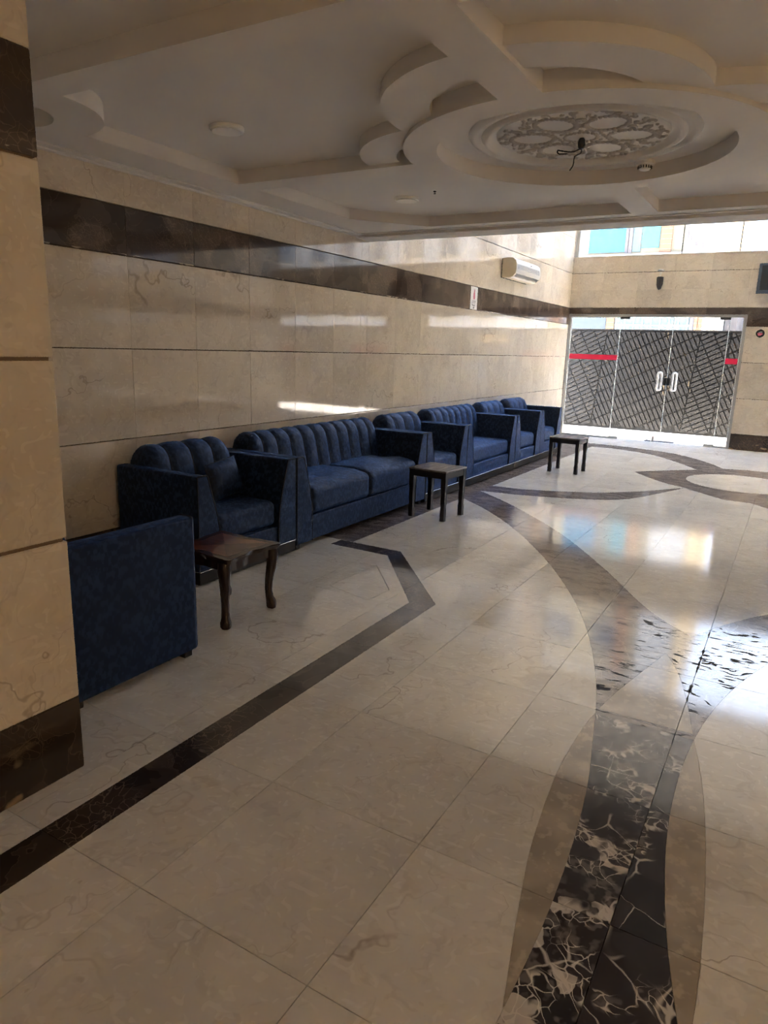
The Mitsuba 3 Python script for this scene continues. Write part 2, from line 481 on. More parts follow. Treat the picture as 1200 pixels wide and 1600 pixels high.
C1 = spl([(1.01, 6.66), (1.36, 6.35), (1.75, 5.93), (2.12, 5.45), (2.51, 4.86), (2.86, 4.22), (3.10, 3.65), (3.27, 3.10), (3.36, 2.68), (3.42, 2.38), (3.46, 2.08), (3.485, 1.75), (3.49, 1.45), (3.475, 1.10), (3.42, 0.62), (3.3, 0.0),
          (2.95, -1.0), (2.4, -2.0), (1.75, -2.9), (1.0, -3.7)], 6)
C2 = spl([(3.48, 3.73), (3.41, 3.40), (3.345, 3.07), (3.31, 2.78), (3.305, 2.45), (3.32, 2.22), (3.345, 2.0), (3.37, 1.84), (3.40, 1.70), (3.43, 1.56), (3.485, 1.33)], 6)
C3c = (7.4635, 2.55, 3.758)
C4 = spl([(3.48, 3.73), (3.53, 3.62), (3.59, 3.45), (3.64, 3.26), (3.68, 3.08), (3.72, 2.89), (3.77, 2.66), (3.805, 2.46), (3.835, 2.24), (3.855, 2.04), (3.87, 1.86), (3.88, 1.68), (3.882, 1.5), (3.87, 1.2), (3.84, 0.9)], 5)
C5 = spl([(0.97, 7.17), (1.27, 6.92), (1.58, 6.63), (1.95, 6.24), (2.22, 5.93), (2.46, 5.62), (2.76, 5.18), (2.96, 4.87), (3.2, 4.47), (3.37, 4.24), (3.56, 4.05)], 5)
C6 = [(3.56, 4.05)] + arc(6.427, 2.948, 3.06, 157.5, 105, 16)
room = sbox(0, YB, RW, 12.54)
disc_r = Point(C3c[0], C3c[1]).buffer(C3c[2], quad_segs=64)
field1 = Polygon([(0.97, 4.55), (0.97, 6.6)] + C1 + [(0, -3.7), (0, 4.55)]).buffer(0)
mirx = lambda g: affinity.translate(affinity.scale(g, -1, 1, origin=(0, 0)), 6.95, 0)
field2 = Polygon(spl([(0.97, 7.54), (1.36, 7.58), (1.75, 7.75), (2.12, 7.97), (2.52, 8.41), (2.88, 8.95)], 5)[:-1] + spl([(2.88, 8.95), (2.63, 9.11), (2.33, 9.47), (2.13, 9.75)], 4)[:-1] + spl([(2.13, 9.75), (2.33, 10.0), (2.82, 10.55)], 4)[:-1]
                 + spl([(2.82, 10.55), (2.51, 11.06), (2.11, 11.58), (1.76, 11.83), (1.37, 11.97), (1.0, 11.97)], 5)).buffer(0)
field3 = Polygon(C5 + C6[1:] + [(5.98, 7.17)] + [(6.95 - x, y) for x, y in []] + [(4.47, 7.8), (4.07, 8.6), (3.79, 8.25), (3.61, 8.45), (3.35, 8.45), (3.2, 8.6), (2.88, 8.93)]
                 + spl([(2.88, 8.93), (2.66, 8.3), (2.48, 7.85), (2.28, 7.6), (1.98, 7.43), (1.67, 7.31), (1.33, 7.22), (0.97, 7.17)], 4)[1:-1]).buffer(0)
medal = Point(3.45, 9.75).buffer(0.66, quad_segs=16)
big = Polygon([(0, 4.47), (0.97, 4.5), (0.97, 6.66)] + C1[:110] + [(3.3, -1.2)] + [(4.6, -1.2)] + [(6.0, 0.0), (6.0, 12.40)]
              + [(6.95 - 0.72, 12.40)][:0] + [(5.7, 12.40), (5.2, 12.3), (4.7, 12.1), (4.37, 11.8), (4.05, 11.35), (3.75, 11.02), (3.45, 11.02), (3.13, 10.9)] + spl([(3.13, 10.9), (2.9, 11.35), (2.58, 11.8), (2.25, 12.11), (1.72, 12.32), (1.27, 12.40), (0.72, 12.40)], 4)[1:] + [(0, 12.40)]).buffer(0)
spear = Polygon(C2[:13] + [(3.31, 2.9), (3.72, 2.9)] + C4[:26][::-1]).buffer(0)
spear = Polygon([p for p in C2 if p[1] >= 2.9] + [p for p in C4 if p[1] >= 2.9][::-1]).buffer(0)
black = Polygon([p for p in C1 if -1.2 <= p[1] <= 2.915] + [(4.9, -1.2), (5.2, 2.915)]).buffer(0).difference(disc_r)
cres_l = Polygon([p for p in C2 if p[1] <= 2.95] + [p for p in C1 if 1.33 <= p[1] <= 2.95][::-1]).buffer(0)
cres_r = Polygon([p for p in C4 if p[1] <= 2.92] + arc(C3c[0], C3c[1], C3c[2], 206, 174, 24)).buffer(0).intersection(disc_r)
strip = Polygon([(2.155, YB), (2.148, 3.671), (1.417, 4.54), (0.86, 4.545), (0.86, 4.398), (1.384, 4.39), (1.997, 3.607), (2.014, YB)]).buffer(0)
taupe_g = unary_union([cres_l, cres_r, spear])
dark_g = strip
black_g = black.difference(taupe_g)
brown_g = big.difference(unary_union([field1, field2, field3, medal, mirx(field2), taupe_g, dark_g, black_g, disc_r]))
beige_g = room.difference(unary_union([brown_g, taupe_g, dark_g, black_g]))
under_pillar = sbox(0, YB, 1.823, 1.4255)
floor = root('floor')
tag('floor', 'polished beige marble floor with dark curved and straight stone inlays', kind='structure')
put('floor__bed', box(0, RW, YB, D, -0.06, -0.022), 'm_grout')
GAP = 0.0008
masses = {}
cells = []
for i in range(-5, 15):
    for j in range(-10, 20):
        x0, y0 = TX + i * TP, TY + j * TP
        cells.append((max(x0, 0), max(y0, YB), min(x0 + TP, RW), min(y0 + TP, 12.54), y0))
patch = Polygon([(1.419, 3.575), (1.441, 4.134), (1.783, 3.728), (1.769, 3.489)])
for name, geom, mat in (('tile', beige_g, 'm_floor'), ('brown_inlay', brown_g, 'm_floor_brown'), ('dark_strip', dark_g, 'm_floor_dark'), ('black_inlay', black_g, 'm_floor_black'), ('taupe_inlay', taupe_g, 'm_floor_taupe')):
    for x0, y0, x1, y1, yy in cells:
        if x1 <= x0 + 0.01 or y1 <= y0 + 0.01:
            continue
        c = sbox(x0 + GAP, y0 + GAP, x1 - GAP, y1 - GAP)
        g = geom.intersection(c).buffer(-0.0004)
        if g.is_empty:
            continue
        for q in getattr(g, 'geoms', [g]):
            if q.geom_type != 'Polygon' or q.area < 4e-4:
                continue
            pieces = [q]
            if name == 'tile' and q.intersects(patch):
                pieces = [q.difference(patch.buffer(0.003)), q.intersection(patch.buffer(-0.002))]
            for k in [w for g_ in pieces for w in getattr(g_, 'geoms', [g_]) if w.geom_type == 'Polygon' and w.area > 1e-4]:
                m = prism(k.simplify(0.0006), -0.02, 0.0)
                if m is None:
                    continue
                seen = in_view(np.column_stack([np.asarray(k.exterior.coords), np.zeros(len(k.exterior.coords))]), 40)
                if seen and yy < 10.6 and k.area > 0.003:
                    put('floor__' + name, m, mat)
                else:
                    masses.setdefault((name, mat), []).append(m)
for (name, mat), ms in masses.items():
    k = put('floor__%s_field' % name, cat(ms), mat)
    tag(k, kind='stuff')
put('floor__threshold_strip', box(0.0, RW, 12.545, D + 0.12, -0.02, 0.002), 'm_floor')

# ------------------------------------------------------------------ marble-clad walls


def slab_wall(wall, axis, at, spans, rows, base=None, depth=0.02, thick=0.2, sign=1, ustart=3.27, up=TP, vgap=0.0007, hgap=0.0035, tilt=0.0007, slab='slab', lip=0.0):
    """Stone slabs over a wall. axis 'x': the wall is the plane x = at, running along y; 'y': the plane y = at, running along x. spans: (u0, u1, z0, z1) rectangles."""
    for u0, u1, z0, z1 in spans:
        k = math.floor((u0 - ustart) / up)
        edges = [u0] + [ustart + up * i for i in range(k, k + 80) if u0 + 0.06 < ustart + up * i < u1 - 0.06] + [u1]
        for ua, ub in zip(edges[:-1], edges[1:]):
            for ra, rb in zip(rows[:-1], rows[1:]):
                a, b = max(ra, z0), min(rb, z1)
                if b - a < 0.012:
                    continue
                ga = hgap if a == ra and a > 0.01 else 0.0004
                gb = hgap if b == rb else 0.0004
                m = box(-depth, 0.0, ua + vgap, ub - vgap, a + ga, b - gb, 0.0012)
                c = m.centroid
                rot = trimesh.transformations.euler_matrix(0, rng.normal(0, tilt), rng.normal(0, tilt))
                m.apply_translation(-c)
                m.apply_transform(rot)
                m.apply_translation(c)
                v = np.array(m.vertices)
                if axis == 'x':
                    v = np.column_stack([at + sign * v[:, 0], v[:, 1], v[:, 2]])
                else:
                    v = np.column_stack([v[:, 1], at + sign * v[:, 0], v[:, 2]])
                m = trimesh.Trimesh(v, m.faces, process=False)
                trimesh.repair.fix_normals(m)
                band = abs(ra - 2.058) < 1e-6
                foot = ra < 0.01
                mat = 'm_wall_dark' if band else 'm_wall_base' if foot else 'm_wall'
                nm = 'band_slab' if band else 'base_slab' if foot else slab
                if in_view(np.array(m.vertices), 80) or sign == 0:
                    put('%s__%s' % (wall, nm), m, mat)
                else:
                    wmass.setdefault((wall, nm + '_field', mat), []).append(m)


wmass = {}
tag('wall_left', 'long left wall of polished cream marble slabs with a dark marble band', kind='structure')
taken['wall_left'] = 0
put('wall_left__backing', cat(box(-0.25, -0.021, YB, YE, 0, Z2 + 0.3), box(-0.25, -0.021, YE, D + 0.3, 0, ZTOP + 0.2)), 'm_grout')
slab_wall('wall_left', 'x', 0.0, [(YB, YE, 0, 2.70), (YE, D, 0, ZTOP)], ROWS)
tag('wall_far', 'far wall of cream marble above and between the glass doors', kind='structure')
DOORS = [(0.0, 2.993), (3.93, 6.923)]
DH = 2.25
ZC = 3.2495
far = [(0.0, RW, DH, ZC), (DOORS[0][1], DOORS[1][0], 0, DH), (DOORS[1][1], RW, 0, DH), (0.0, RW, 4.9, ZTOP)]
put('wall_far__backing', cat([box(a, b, D + 0.021, D + 0.14, c, d) for a, b, c, d in far]), 'm_grout')
slab_wall('wall_far', 'y', D, far, ROWS, sign=-1, ustart=0.0)
tag('wall_right', 'right wall of cream marble slabs', kind='structure')
put('wall_right__backing', box(RW + 0.021, RW + 0.2, YB, D + 0.2, 0, ZTOP), 'm_grout')
slab_wall('wall_right', 'x', RW, [(YB, D, 0, ZTOP)], ROWS, sign=-1)
tag('wall_back', 'back wall of cream marble slabs', kind='structure')
put('wall_back__backing', box(0, RW, YB - 0.2, YB - 0.021, 0, Z2 + 0.1), 'm_grout')
slab_wall('wall_back', 'y', YB, [(0, RW, 0, 2.7)], ROWS, sign=1)
# the pillar in the near left corner
tag('pillar', 'square pillar of warm cream marble with dark base and band at the near left', kind='structure')
PX, PY = 1.823, 1.4255
put('pillar__core', box(0.01, PX - 0.011, YB + 0.01, PY - 0.011, 0.001, Z2), 'm_groove')
PROWS = [0.0, 0.284, 0.872, 1.4697, 2.054, 2.345, 2.72]
prow = [(0.0, 0.284), (0.284, 0.866), (0.866, 1.4625), (1.4625, 2.051), (2.051, 2.343), (2.343, 2.70)]
for n_, (a, b) in enumerate(prow):
    nm = 'band_slab' if n_ == 4 else 'base_slab' if n_ == 0 else 'slab'
    mat = 'm_wall_dark' if n_ == 4 else 'm_wall_base' if n_ == 0 else 'm_wall'
    gp = 0.006 if n_ in (1, 2, 3) else 0.001
    ga = 0.006 if n_ in (2, 3) else 0.001
    put('pillar__' + nm, box(PX - 0.0105, PX, 0.3, PY, a + ga, b - gp, 0.004), mat)
    put('pillar__' + nm, box(PX - 0.0105, PX, YB + 0.001, 0.298, a + ga, b - gp, 0.004), mat)
    put('pillar__' + nm, box(0.002, PX - 0.0108, PY - 0.0105, PY - 0.001, a + ga, b - gp, 0.003), mat)
for (wall, nm, mat), ms in wmass.items():
    tag(put('%s__%s' % (wall, nm), cat(ms), mat), kind='stuff')

# ------------------------------------------------------------------ ceiling
tag('ceiling', 'white plaster ceiling with beams, a round ring and curved relief bands', kind='structure')
CX, CY = 2.695, 4.03
put('ceiling__coffer_slab', box(0, RW, YB, YE - 0.05, Z2, Z2 + 0.08), 'm_plaster')
XL, XR, YN0, YN1, YF0, YF1 = 0.41, 4.98, 2.06, 2.23, 5.83, 5.99


def module(cx):
    flip = lambda g: g if cx < 5.45 else affinity.scale(g, -1, 1, origin=(5.45, 0))
    fr = sbox(0, YN0, 5.45, 6.0).difference(sbox(XL, YN1, XR, YF0))
    sp = unary_union([sbox(CX - 0.097, YN1 - 0.01, CX + 0.097, YF0 + 0.01), sbox(XL - 0.01, CY - 0.10 - 0.04, XR + 0.01, CY + 0.06)])
    ring = Point(CX, CY).buffer(0.95, quad_segs=24)
    hole = Point(CX, CY).buffer(0.768, quad_segs=24)
    corner = unary_union([Point(XL, YN1).buffer(0.455, quad_segs=12), Point(XR, YN1).buffer(0.455, quad_segs=12)]).intersection(sbox(XL, YN1, XR, YF0))
    cham = unary_union([Polygon([(XL, YF0), (XL, 5.26), (0.875, YF0)]), Polygon([(XR, YF0), (XR, 5.26), (XR - 0.465, YF0)])])
    eye = unary_union([Point(XL - 0.04, YN1 + 0.01).buffer(0.24, quad_segs=12), Point(XR + 0.04, YN1 + 0.01).buffer(0.24, quad_segs=12)])
    g = unary_union([fr, sp.difference(hole), ring.difference(hole), corner, cham]).difference(eye)
    pet = []
    for dx, dy, ro, ri in ((0, -0.68, 0.725, 0.50), (-0.64, -0.06, 0.61, 0.40), (0.64, -0.06, 0.61, 0.40)):
        pet.append(Point(CX + dx, CY + dy).buffer(ro, quad_segs=20).difference(Point(CX + dx, CY + dy).buffer(ri, quad_segs=20)))
    pe = [q.difference(g).difference(ring) for q in pet]
    return flip(g), [flip(q) for q in pe]


for cx in (CX,):
    g, pe = module(cx)
    g = unary_union([g, sbox(5.44, YN0, RW, 6.0).difference(sbox(5.55, YN1, RW - 0.41, YF0))])
    put('ceiling__beam_frame', prism(g, Z0, Z2), 'm_plaster')
    for q in pe:
        put('ceiling__curved_band', prism(q.buffer(0), Z1, Z2), 'm_plaster')
    prof = [(0.60, Z2), (0.592, Z2 - 0.012), (0.575, Z2 - 0.022), (0.56, Z2 - 0.022), (0.548, Z2 - 0.010), (0.53, Z2 - 0.010), (0.518, Z2 - 0.026), (0.50, Z2 - 0.032), (0.482, Z2 - 0.024), (0.47, Z2 - 0.006), (0.45, Z2)]
    put('ceiling__ring_moulding', lathe(prof, 72, (cx, CY, 0)), 'm_plaster', 50)
put('ceiling__edge_lip', box(0, RW, 5.995, YE, 2.55, Z2 + 0.08, 0.006), 'm_plaster')
put('ceiling__edge_groove', box(0, RW, 5.94, 5.985, Z0 - 0.008, Z0 + 0.004, 0.003), 'm_plaster')
put('ceiling__wall_cornice', cat(box(0, 0.10, 1.45, 5.99, Z0 - 0.010, Z0 + 0.01, 0.004), box(0, 0.035, 1.45, 5.99, Z0 - 0.02, Z0 + 0.01, 0.003)), 'm_plaster')
put('ceiling__upper_front', box(0, RW, YE, YE + 0.15, 2.55, ZTOP, 0.004), 'm_plaster')
put('ceiling__upper_slab', box(-0.2, RW + 0.2, YE, D + 0.25, ZTOP, ZTOP + 0.2), 'm_plaster')

# the plaster rose in the middle of the ring: leaf scrolls around six plain cartouches
tag('ceiling_rose', 'round plaster ceiling rose of leaf scrolls inside the ceiling ring', 'ceiling rose')


def blob(p, r, h):
    m = trimesh.creation.icosphere(subdivisions=1, radius=1.0)
    m.apply_scale((r, r, h))
    m.apply_translation((p[0], p[1], 0))
    return m


def scroll(x, y, a, s, turn):
    pts = []
    for t in np.linspace(0, 1, 9):
        r = s * (1 - 0.75 * t)
        b = a + turn * t * 5.2
        pts.append((x + r * math.cos(b), y + r * math.sin(b)))
    return pts


orn = []
rr = random.Random(4)
for k in range(6):
    a0 = k * math.pi / 3 + 0.26
    ca, sa = math.cos(a0), math.sin(a0)
    loc = lambda u, v: (u * ca - v * sa, u * sa + v * ca)
    for t in np.linspace(0, 2 * math.pi, 26, endpoint=False):
        u, v = 0.255 + 0.115 * math.cos(t), 0.098 * math.sin(t)
        orn.append(blob(loc(u, v), 0.013 + 0.005 * rr.random(), 0.010))
    for u, v, s, a, tn in ((0.40, 0.03, 0.032, 0, 1), (0.40, -0.03, 0.032, 0, -1), (0.33, 0.125, 0.034, 1, 1), (0.33, -0.125, 0.034, -1, -1), (0.25, 0.135, 0.03, 2, -1), (0.25, -0.135, 0.03, -2, 1), (0.36, 0.17, 0.028, 1, -1), (0.19, 0.10, 0.026, 3, 1), (0.19, -0.10, 0.026, 3, -1)):
        P = [loc(*q) for q in scroll(u, v, a, s, tn)]
        orn.append(tube([(x, y, -0.002) for x, y in P], np.linspace(0.009, 0.004, len(P)), 5))
    for _ in range(16):
        u, v = rr.uniform(0.36, 0.43), rr.uniform(-0.19, 0.19)
        if u * u + v * v < 0.185:
            orn.append(blob(loc(u, v), rr.uniform(0.008, 0.017), 0.009))
    for q in range(5):
        orn.append(blob(loc(0.10 + 0.012 * q, 0.03 * (q - 2)), 0.012, 0.008))
for t in np.linspace(0, 2 * math.pi, 22, endpoint=False):
    orn.append(blob((0.085 * math.cos(t), 0.085 * math.sin(t)), 0.012, 0.009))
om = cat(orn)
om.apply_translation((CX, CY, Z2 - 0.008))
put('ceiling_rose__medallion', lathe([(0.0, Z2 - 0.006), (0.05, Z2 - 0.008), (0.43, Z2 - 0.008), (0.447, Z2 - 0.004), (0.45, Z2)], 64, (CX, CY, 0)), 'm_plaster', 40)
put('ceiling_rose__leaf_scrolls', om, 'm_plaster_relief', 60)
put('ceiling_rose__boss', lathe([(0.0, Z2 - 0.022), (0.02, Z2 - 0.02), (0.05, Z2 - 0.012), (0.07, Z2 - 0.007)], 24, (CX, CY, 0)), 'm_plaster', 40)
taken['ceiling_rose'] = 0
tag('hanging_wire', 'black lamp socket with loose wires hanging from the ceiling rose', 'wire')
put('hanging_wire__socket', lathe([(0.0, Z2 - 0.075), (0.012, Z2 - 0.072), (0.02, Z2 - 0.055), (0.018, Z2 - 0.03), (0.012, Z2 - 0.02), (0.0, Z2 - 0.018)], 16, (CX + 0.01, CY - 0.02, 0)), 'm_black_plastic', 40)
wp = lambda *q: [(CX + a, CY + b, Z2 - c) for a, b, c in q]
put('hanging_wire__wire', cat(tube(spl(wp((0.01, -0.02, 0.07), (-0.03, -0.03, 0.085), (-0.07, -0.06, 0.085), (-0.10, -0.07, 0.08), (-0.09, -0.08, 0.10), (-0.05, -0.06, 0.10)), 5), 0.0035, 6), tube(spl(wp((0.01, -0.02, 0.07), (0.02, -0.05, 0.10), (-0.005, -0.07, 0.12), (-0.01, -0.07, 0.16), (-0.02, -0.09, 0.19)), 5), 0.003, 6)), 'm_black_plastic', True)


def ceiling_light(x, y, label):
    t = root('ceiling_light')
    tag(t, label, 'ceiling light')
    put(t + '__housing', lathe([(0.0, Z2 - 0.001), (0.093, Z2 - 0.001), (0.093, Z2 - 0.018), (0.085, Z2 - 0.024), (0.0, Z2 - 0.024)], 32, (x, y, 0)), 'm_diffuser', 40)
    m = lathe([(0.0, Z2 - 0.0275), (0.078, Z2 - 0.0262), (0.082, Z2 - 0.0245)], 32, (x, y, 0))
    n = np.cross(m.vertices[m.faces[:, 1]] - m.vertices[m.faces[:, 0]], m.vertices[m.faces[:, 2]] - m.vertices[m.faces[:, 0]])
    if n[:, 2].sum() > 0:
        m.invert()
    k = put(t + '__diffuser', m, 'm_diffuser')


ceiling_light(1.02, 3.12, 'round white surface light on the ceiling panel nearer to the pillar')
ceiling_light(1.06, 5.08, 'round white surface light on the ceiling panel nearer to the far doors')
tag('smoke_detector', 'white round smoke detector inside the ceiling ring', 'smoke detector')
put('smoke_detector__base', lathe([(0, Z2), (0.055, Z2), (0.055, Z2 - 0.018), (0.05, Z2 - 0.022), (0, Z2 - 0.022)], 28, (2.90, 4.70, 0)), 'm_diffuser', 40)
put('smoke_detector__sensor_cap', lathe([(0.042, Z2 - 0.022), (0.036, Z2 - 0.04), (0.028, Z2 - 0.048), (0, Z2 - 0.05)], 24, (2.90, 4.70, 0)), 'm_diffuser', 40)
put('smoke_detector__vent_slots', cat([box(2.90 + 0.039 * math.cos(a) - 0.003, 2.90 + 0.039 * math.cos(a) + 0.003, 4.70 + 0.039 * math.sin(a) - 0.003, 4.70 + 0.039 * math.sin(a) + 0.003, Z2 - 0.041, Z2 - 0.025) for a in np.linspace(0, 2 * math.pi, 16, endpoint=False)]), 'm_dark_seal')
tag('ceiling_hook', 'small dark screw hook in the ceiling beside the ring', 'hook')
hx, hy = 1.553, 4.58
put('ceiling_hook', cat(lathe([(0.0, Z0), (0.010, Z0), (0.010, Z0 - 0.004), (0, Z0 - 0.004)], 12, (hx, hy, 0)), lathe([(0.003, Z0 - 0.002), (0.003, Z0 - 0.012), (0.008, Z0 - 0.014), (0.008, Z0 - 0.018), (0, Z0 - 0.018)], 12, (hx, hy, 0))), 'm_rubber')

# ------------------------------------------------------------------ glass doors and the clerestory


def quad(x0, x1, z0, z1, y):
    return trimesh.Trimesh([(x0, y, z0), (x1, y, z0), (x1, y, z1), (x0, y, z1)], [[0, 1, 2], [0, 2, 3]], process=False)


def glass_door(n, x0):
    d = 'door_%d' % n
    taken[d] = 0
    tag(d, ['glass entrance doors on the left, beside the sofas', 'glass entrance doors to the right of the pier'][n - 1], kind='structure')
    x1 = x0 + 2.993
    yg = D + 0.05
    f = cat(box(x0 + 0.002, x0 + 0.045, D + 0.01, D + 0.09, 0, DH), box(x1 - 0.045, x1 - 0.002, D + 0.01, D + 0.09, 0, DH), box(x0 + 0.045, x1 - 0.045, D + 0.01, D + 0.09, DH - 0.045, DH - 0.001))
    put(d + '__frame', f, 'm_aluminium')
    xs = [x0 + 0.05, x0 + 0.945, x0 + 1.845, x0 + 2.735, x1 - 0.05]
    zz = [(0.03, DH - 0.05), (0.015, DH - 0.055), (0.015, DH - 0.055), (0.03, DH - 0.05)]
    for i in range(4):
        put(d + '__glass_panel', quad(xs[i] + 0.004, xs[i + 1] - 0.004, zz[i][0], zz[i][1], yg), 'm_glass')
    for i, x in enumerate(xs):
        put(d + '__edge_seal', box(x - (0.004 if 0 < i < 4 else 0.007), x + (0.004 if 0 < i < 4 else 0.007), yg - 0.006, yg + 0.006, 0.03, DH - 0.05), 'm_seal')
    put(d + '__top_seal', box(xs[0], xs[1], yg - 0.006, yg + 0.006, DH - 0.06, DH - 0.046), 'm_seal')
    for i in (0, 3):
        put(d + '__bottom_rail', box(xs[i], xs[i + 1], yg - 0.015, yg + 0.015, 0.003, 0.032), 'm_aluminium')
    for x, s in ((xs[1], 1), (xs[3], -1)):
        a, b = (x - 0.01, x + 0.155) if s > 0 else (x - 0.155, x + 0.01)
        put(d + '__patch_hinge', box(a, b, yg - 0.016, yg + 0.016, DH - 0.085, DH - 0.046, 0.003), 'm_bronze')
        put(d + '__patch_hinge', box(a, b, yg - 0.016, yg + 0.016, 0.004, 0.05, 0.003), 'm_aluminium')
    xc = xs[2]
    for s in (-1, 1):
        x = xc + s * 0.125
        for side in (-1, 1):
            lp = []
            for t in np.linspace(0, 2 * math.pi, 28, endpoint=False):
                c, q = math.cos(t), math.sin(t)
                lp.append((x + 0.032 * c, yg + side * 0.045, 1.095 + 0.033 * q + (0.125 if q > 0 else -0.125)))
            put(d + '__handle', tube(lp, 0.013, 8, True), 'm_steel', True)
            put(d + '__handle_stud', cat([tube([(x, yg, z), (x, yg + side * 0.04, z)], 0.008, 8) for z in (0.955, 1.235)]), 'm_chrome')
    put(d + '__lock_case', cat(box(xc - 0.055, xc - 0.003, yg - 0.02, yg + 0.02, 1.03, 1.16, 0.003), box(xc + 0.003, xc + 0.055, yg - 0.02, yg + 0.02, 1.03, 1.16, 0.003)), 'm_black_plastic')
    put(d + '__floor_bolt', box(xc - 0.12 - 0.016, xc - 0.12 + 0.016, yg - 0.014, yg + 0.014, 0.005, 0.11, 0.003), 'm_aluminium')
    for a, b in ((xs[0] + 0.012, xs[1] - 0.006), (xs[3] + 0.006, xs[4] - 0.012)):
        k = put(d + '__red_strip', box(a, b, yg - 0.004, yg - 0.001, 1.435, 1.53), 'm_red')
        tag(k, 'red warning strip on the glass')


for n_, (a, b) in enumerate(DOORS):
    glass_door(n_ + 1, a)
tag('window_1', 'long high window above the glass doors', kind='structure')
taken['window_1'] = 0
put('window_1__frame', cat(box(0.012, 0.075, D + 0.02, D + 0.1, ZC, 4.9), box(RW - 0.06, RW, D + 0.02, D + 0.1, ZC, 4.9), box(0.06, RW, D + 0.02, D + 0.1, 4.86, 4.9)), 'm_aluminium')
put('window_1__sill', box(0.0, RW, D - 0.004, D + 0.14, ZC - 0.018, ZC - 0.001), 'm_wall')
wx = [0.075, 1.835] + [1.835 + 0.9 * i for i in range(1, 6)] + [RW - 0.06]
for a, b in zip(wx[:-1], wx[1:]):
    put('window_1__pane', quad(a + 0.004, b - 0.004, ZC, 4.86, D + 0.06), 'm_glass')
for x in wx[1:-1]:
    put('window_1__joint', box(x - 0.006, x + 0.006, D + 0.052, D + 0.068, ZC, 4.86), 'm_dark_seal')

# ------------------------------------------------------------------ seating
ARM = [(0.0, None), (0.0, 0.700), (0.004, 0.711), (0.014, 0.716), (0.05, 0.718), (0.080, 0.716), (0.090, 0.710), (0.104, 0.67), (0.125, 0.60), (0.150, 0.52), (0.172, 0.44), (0.188, 0.36), (0.197, 0.28), (0.200, 0.20), (0.200, None)]


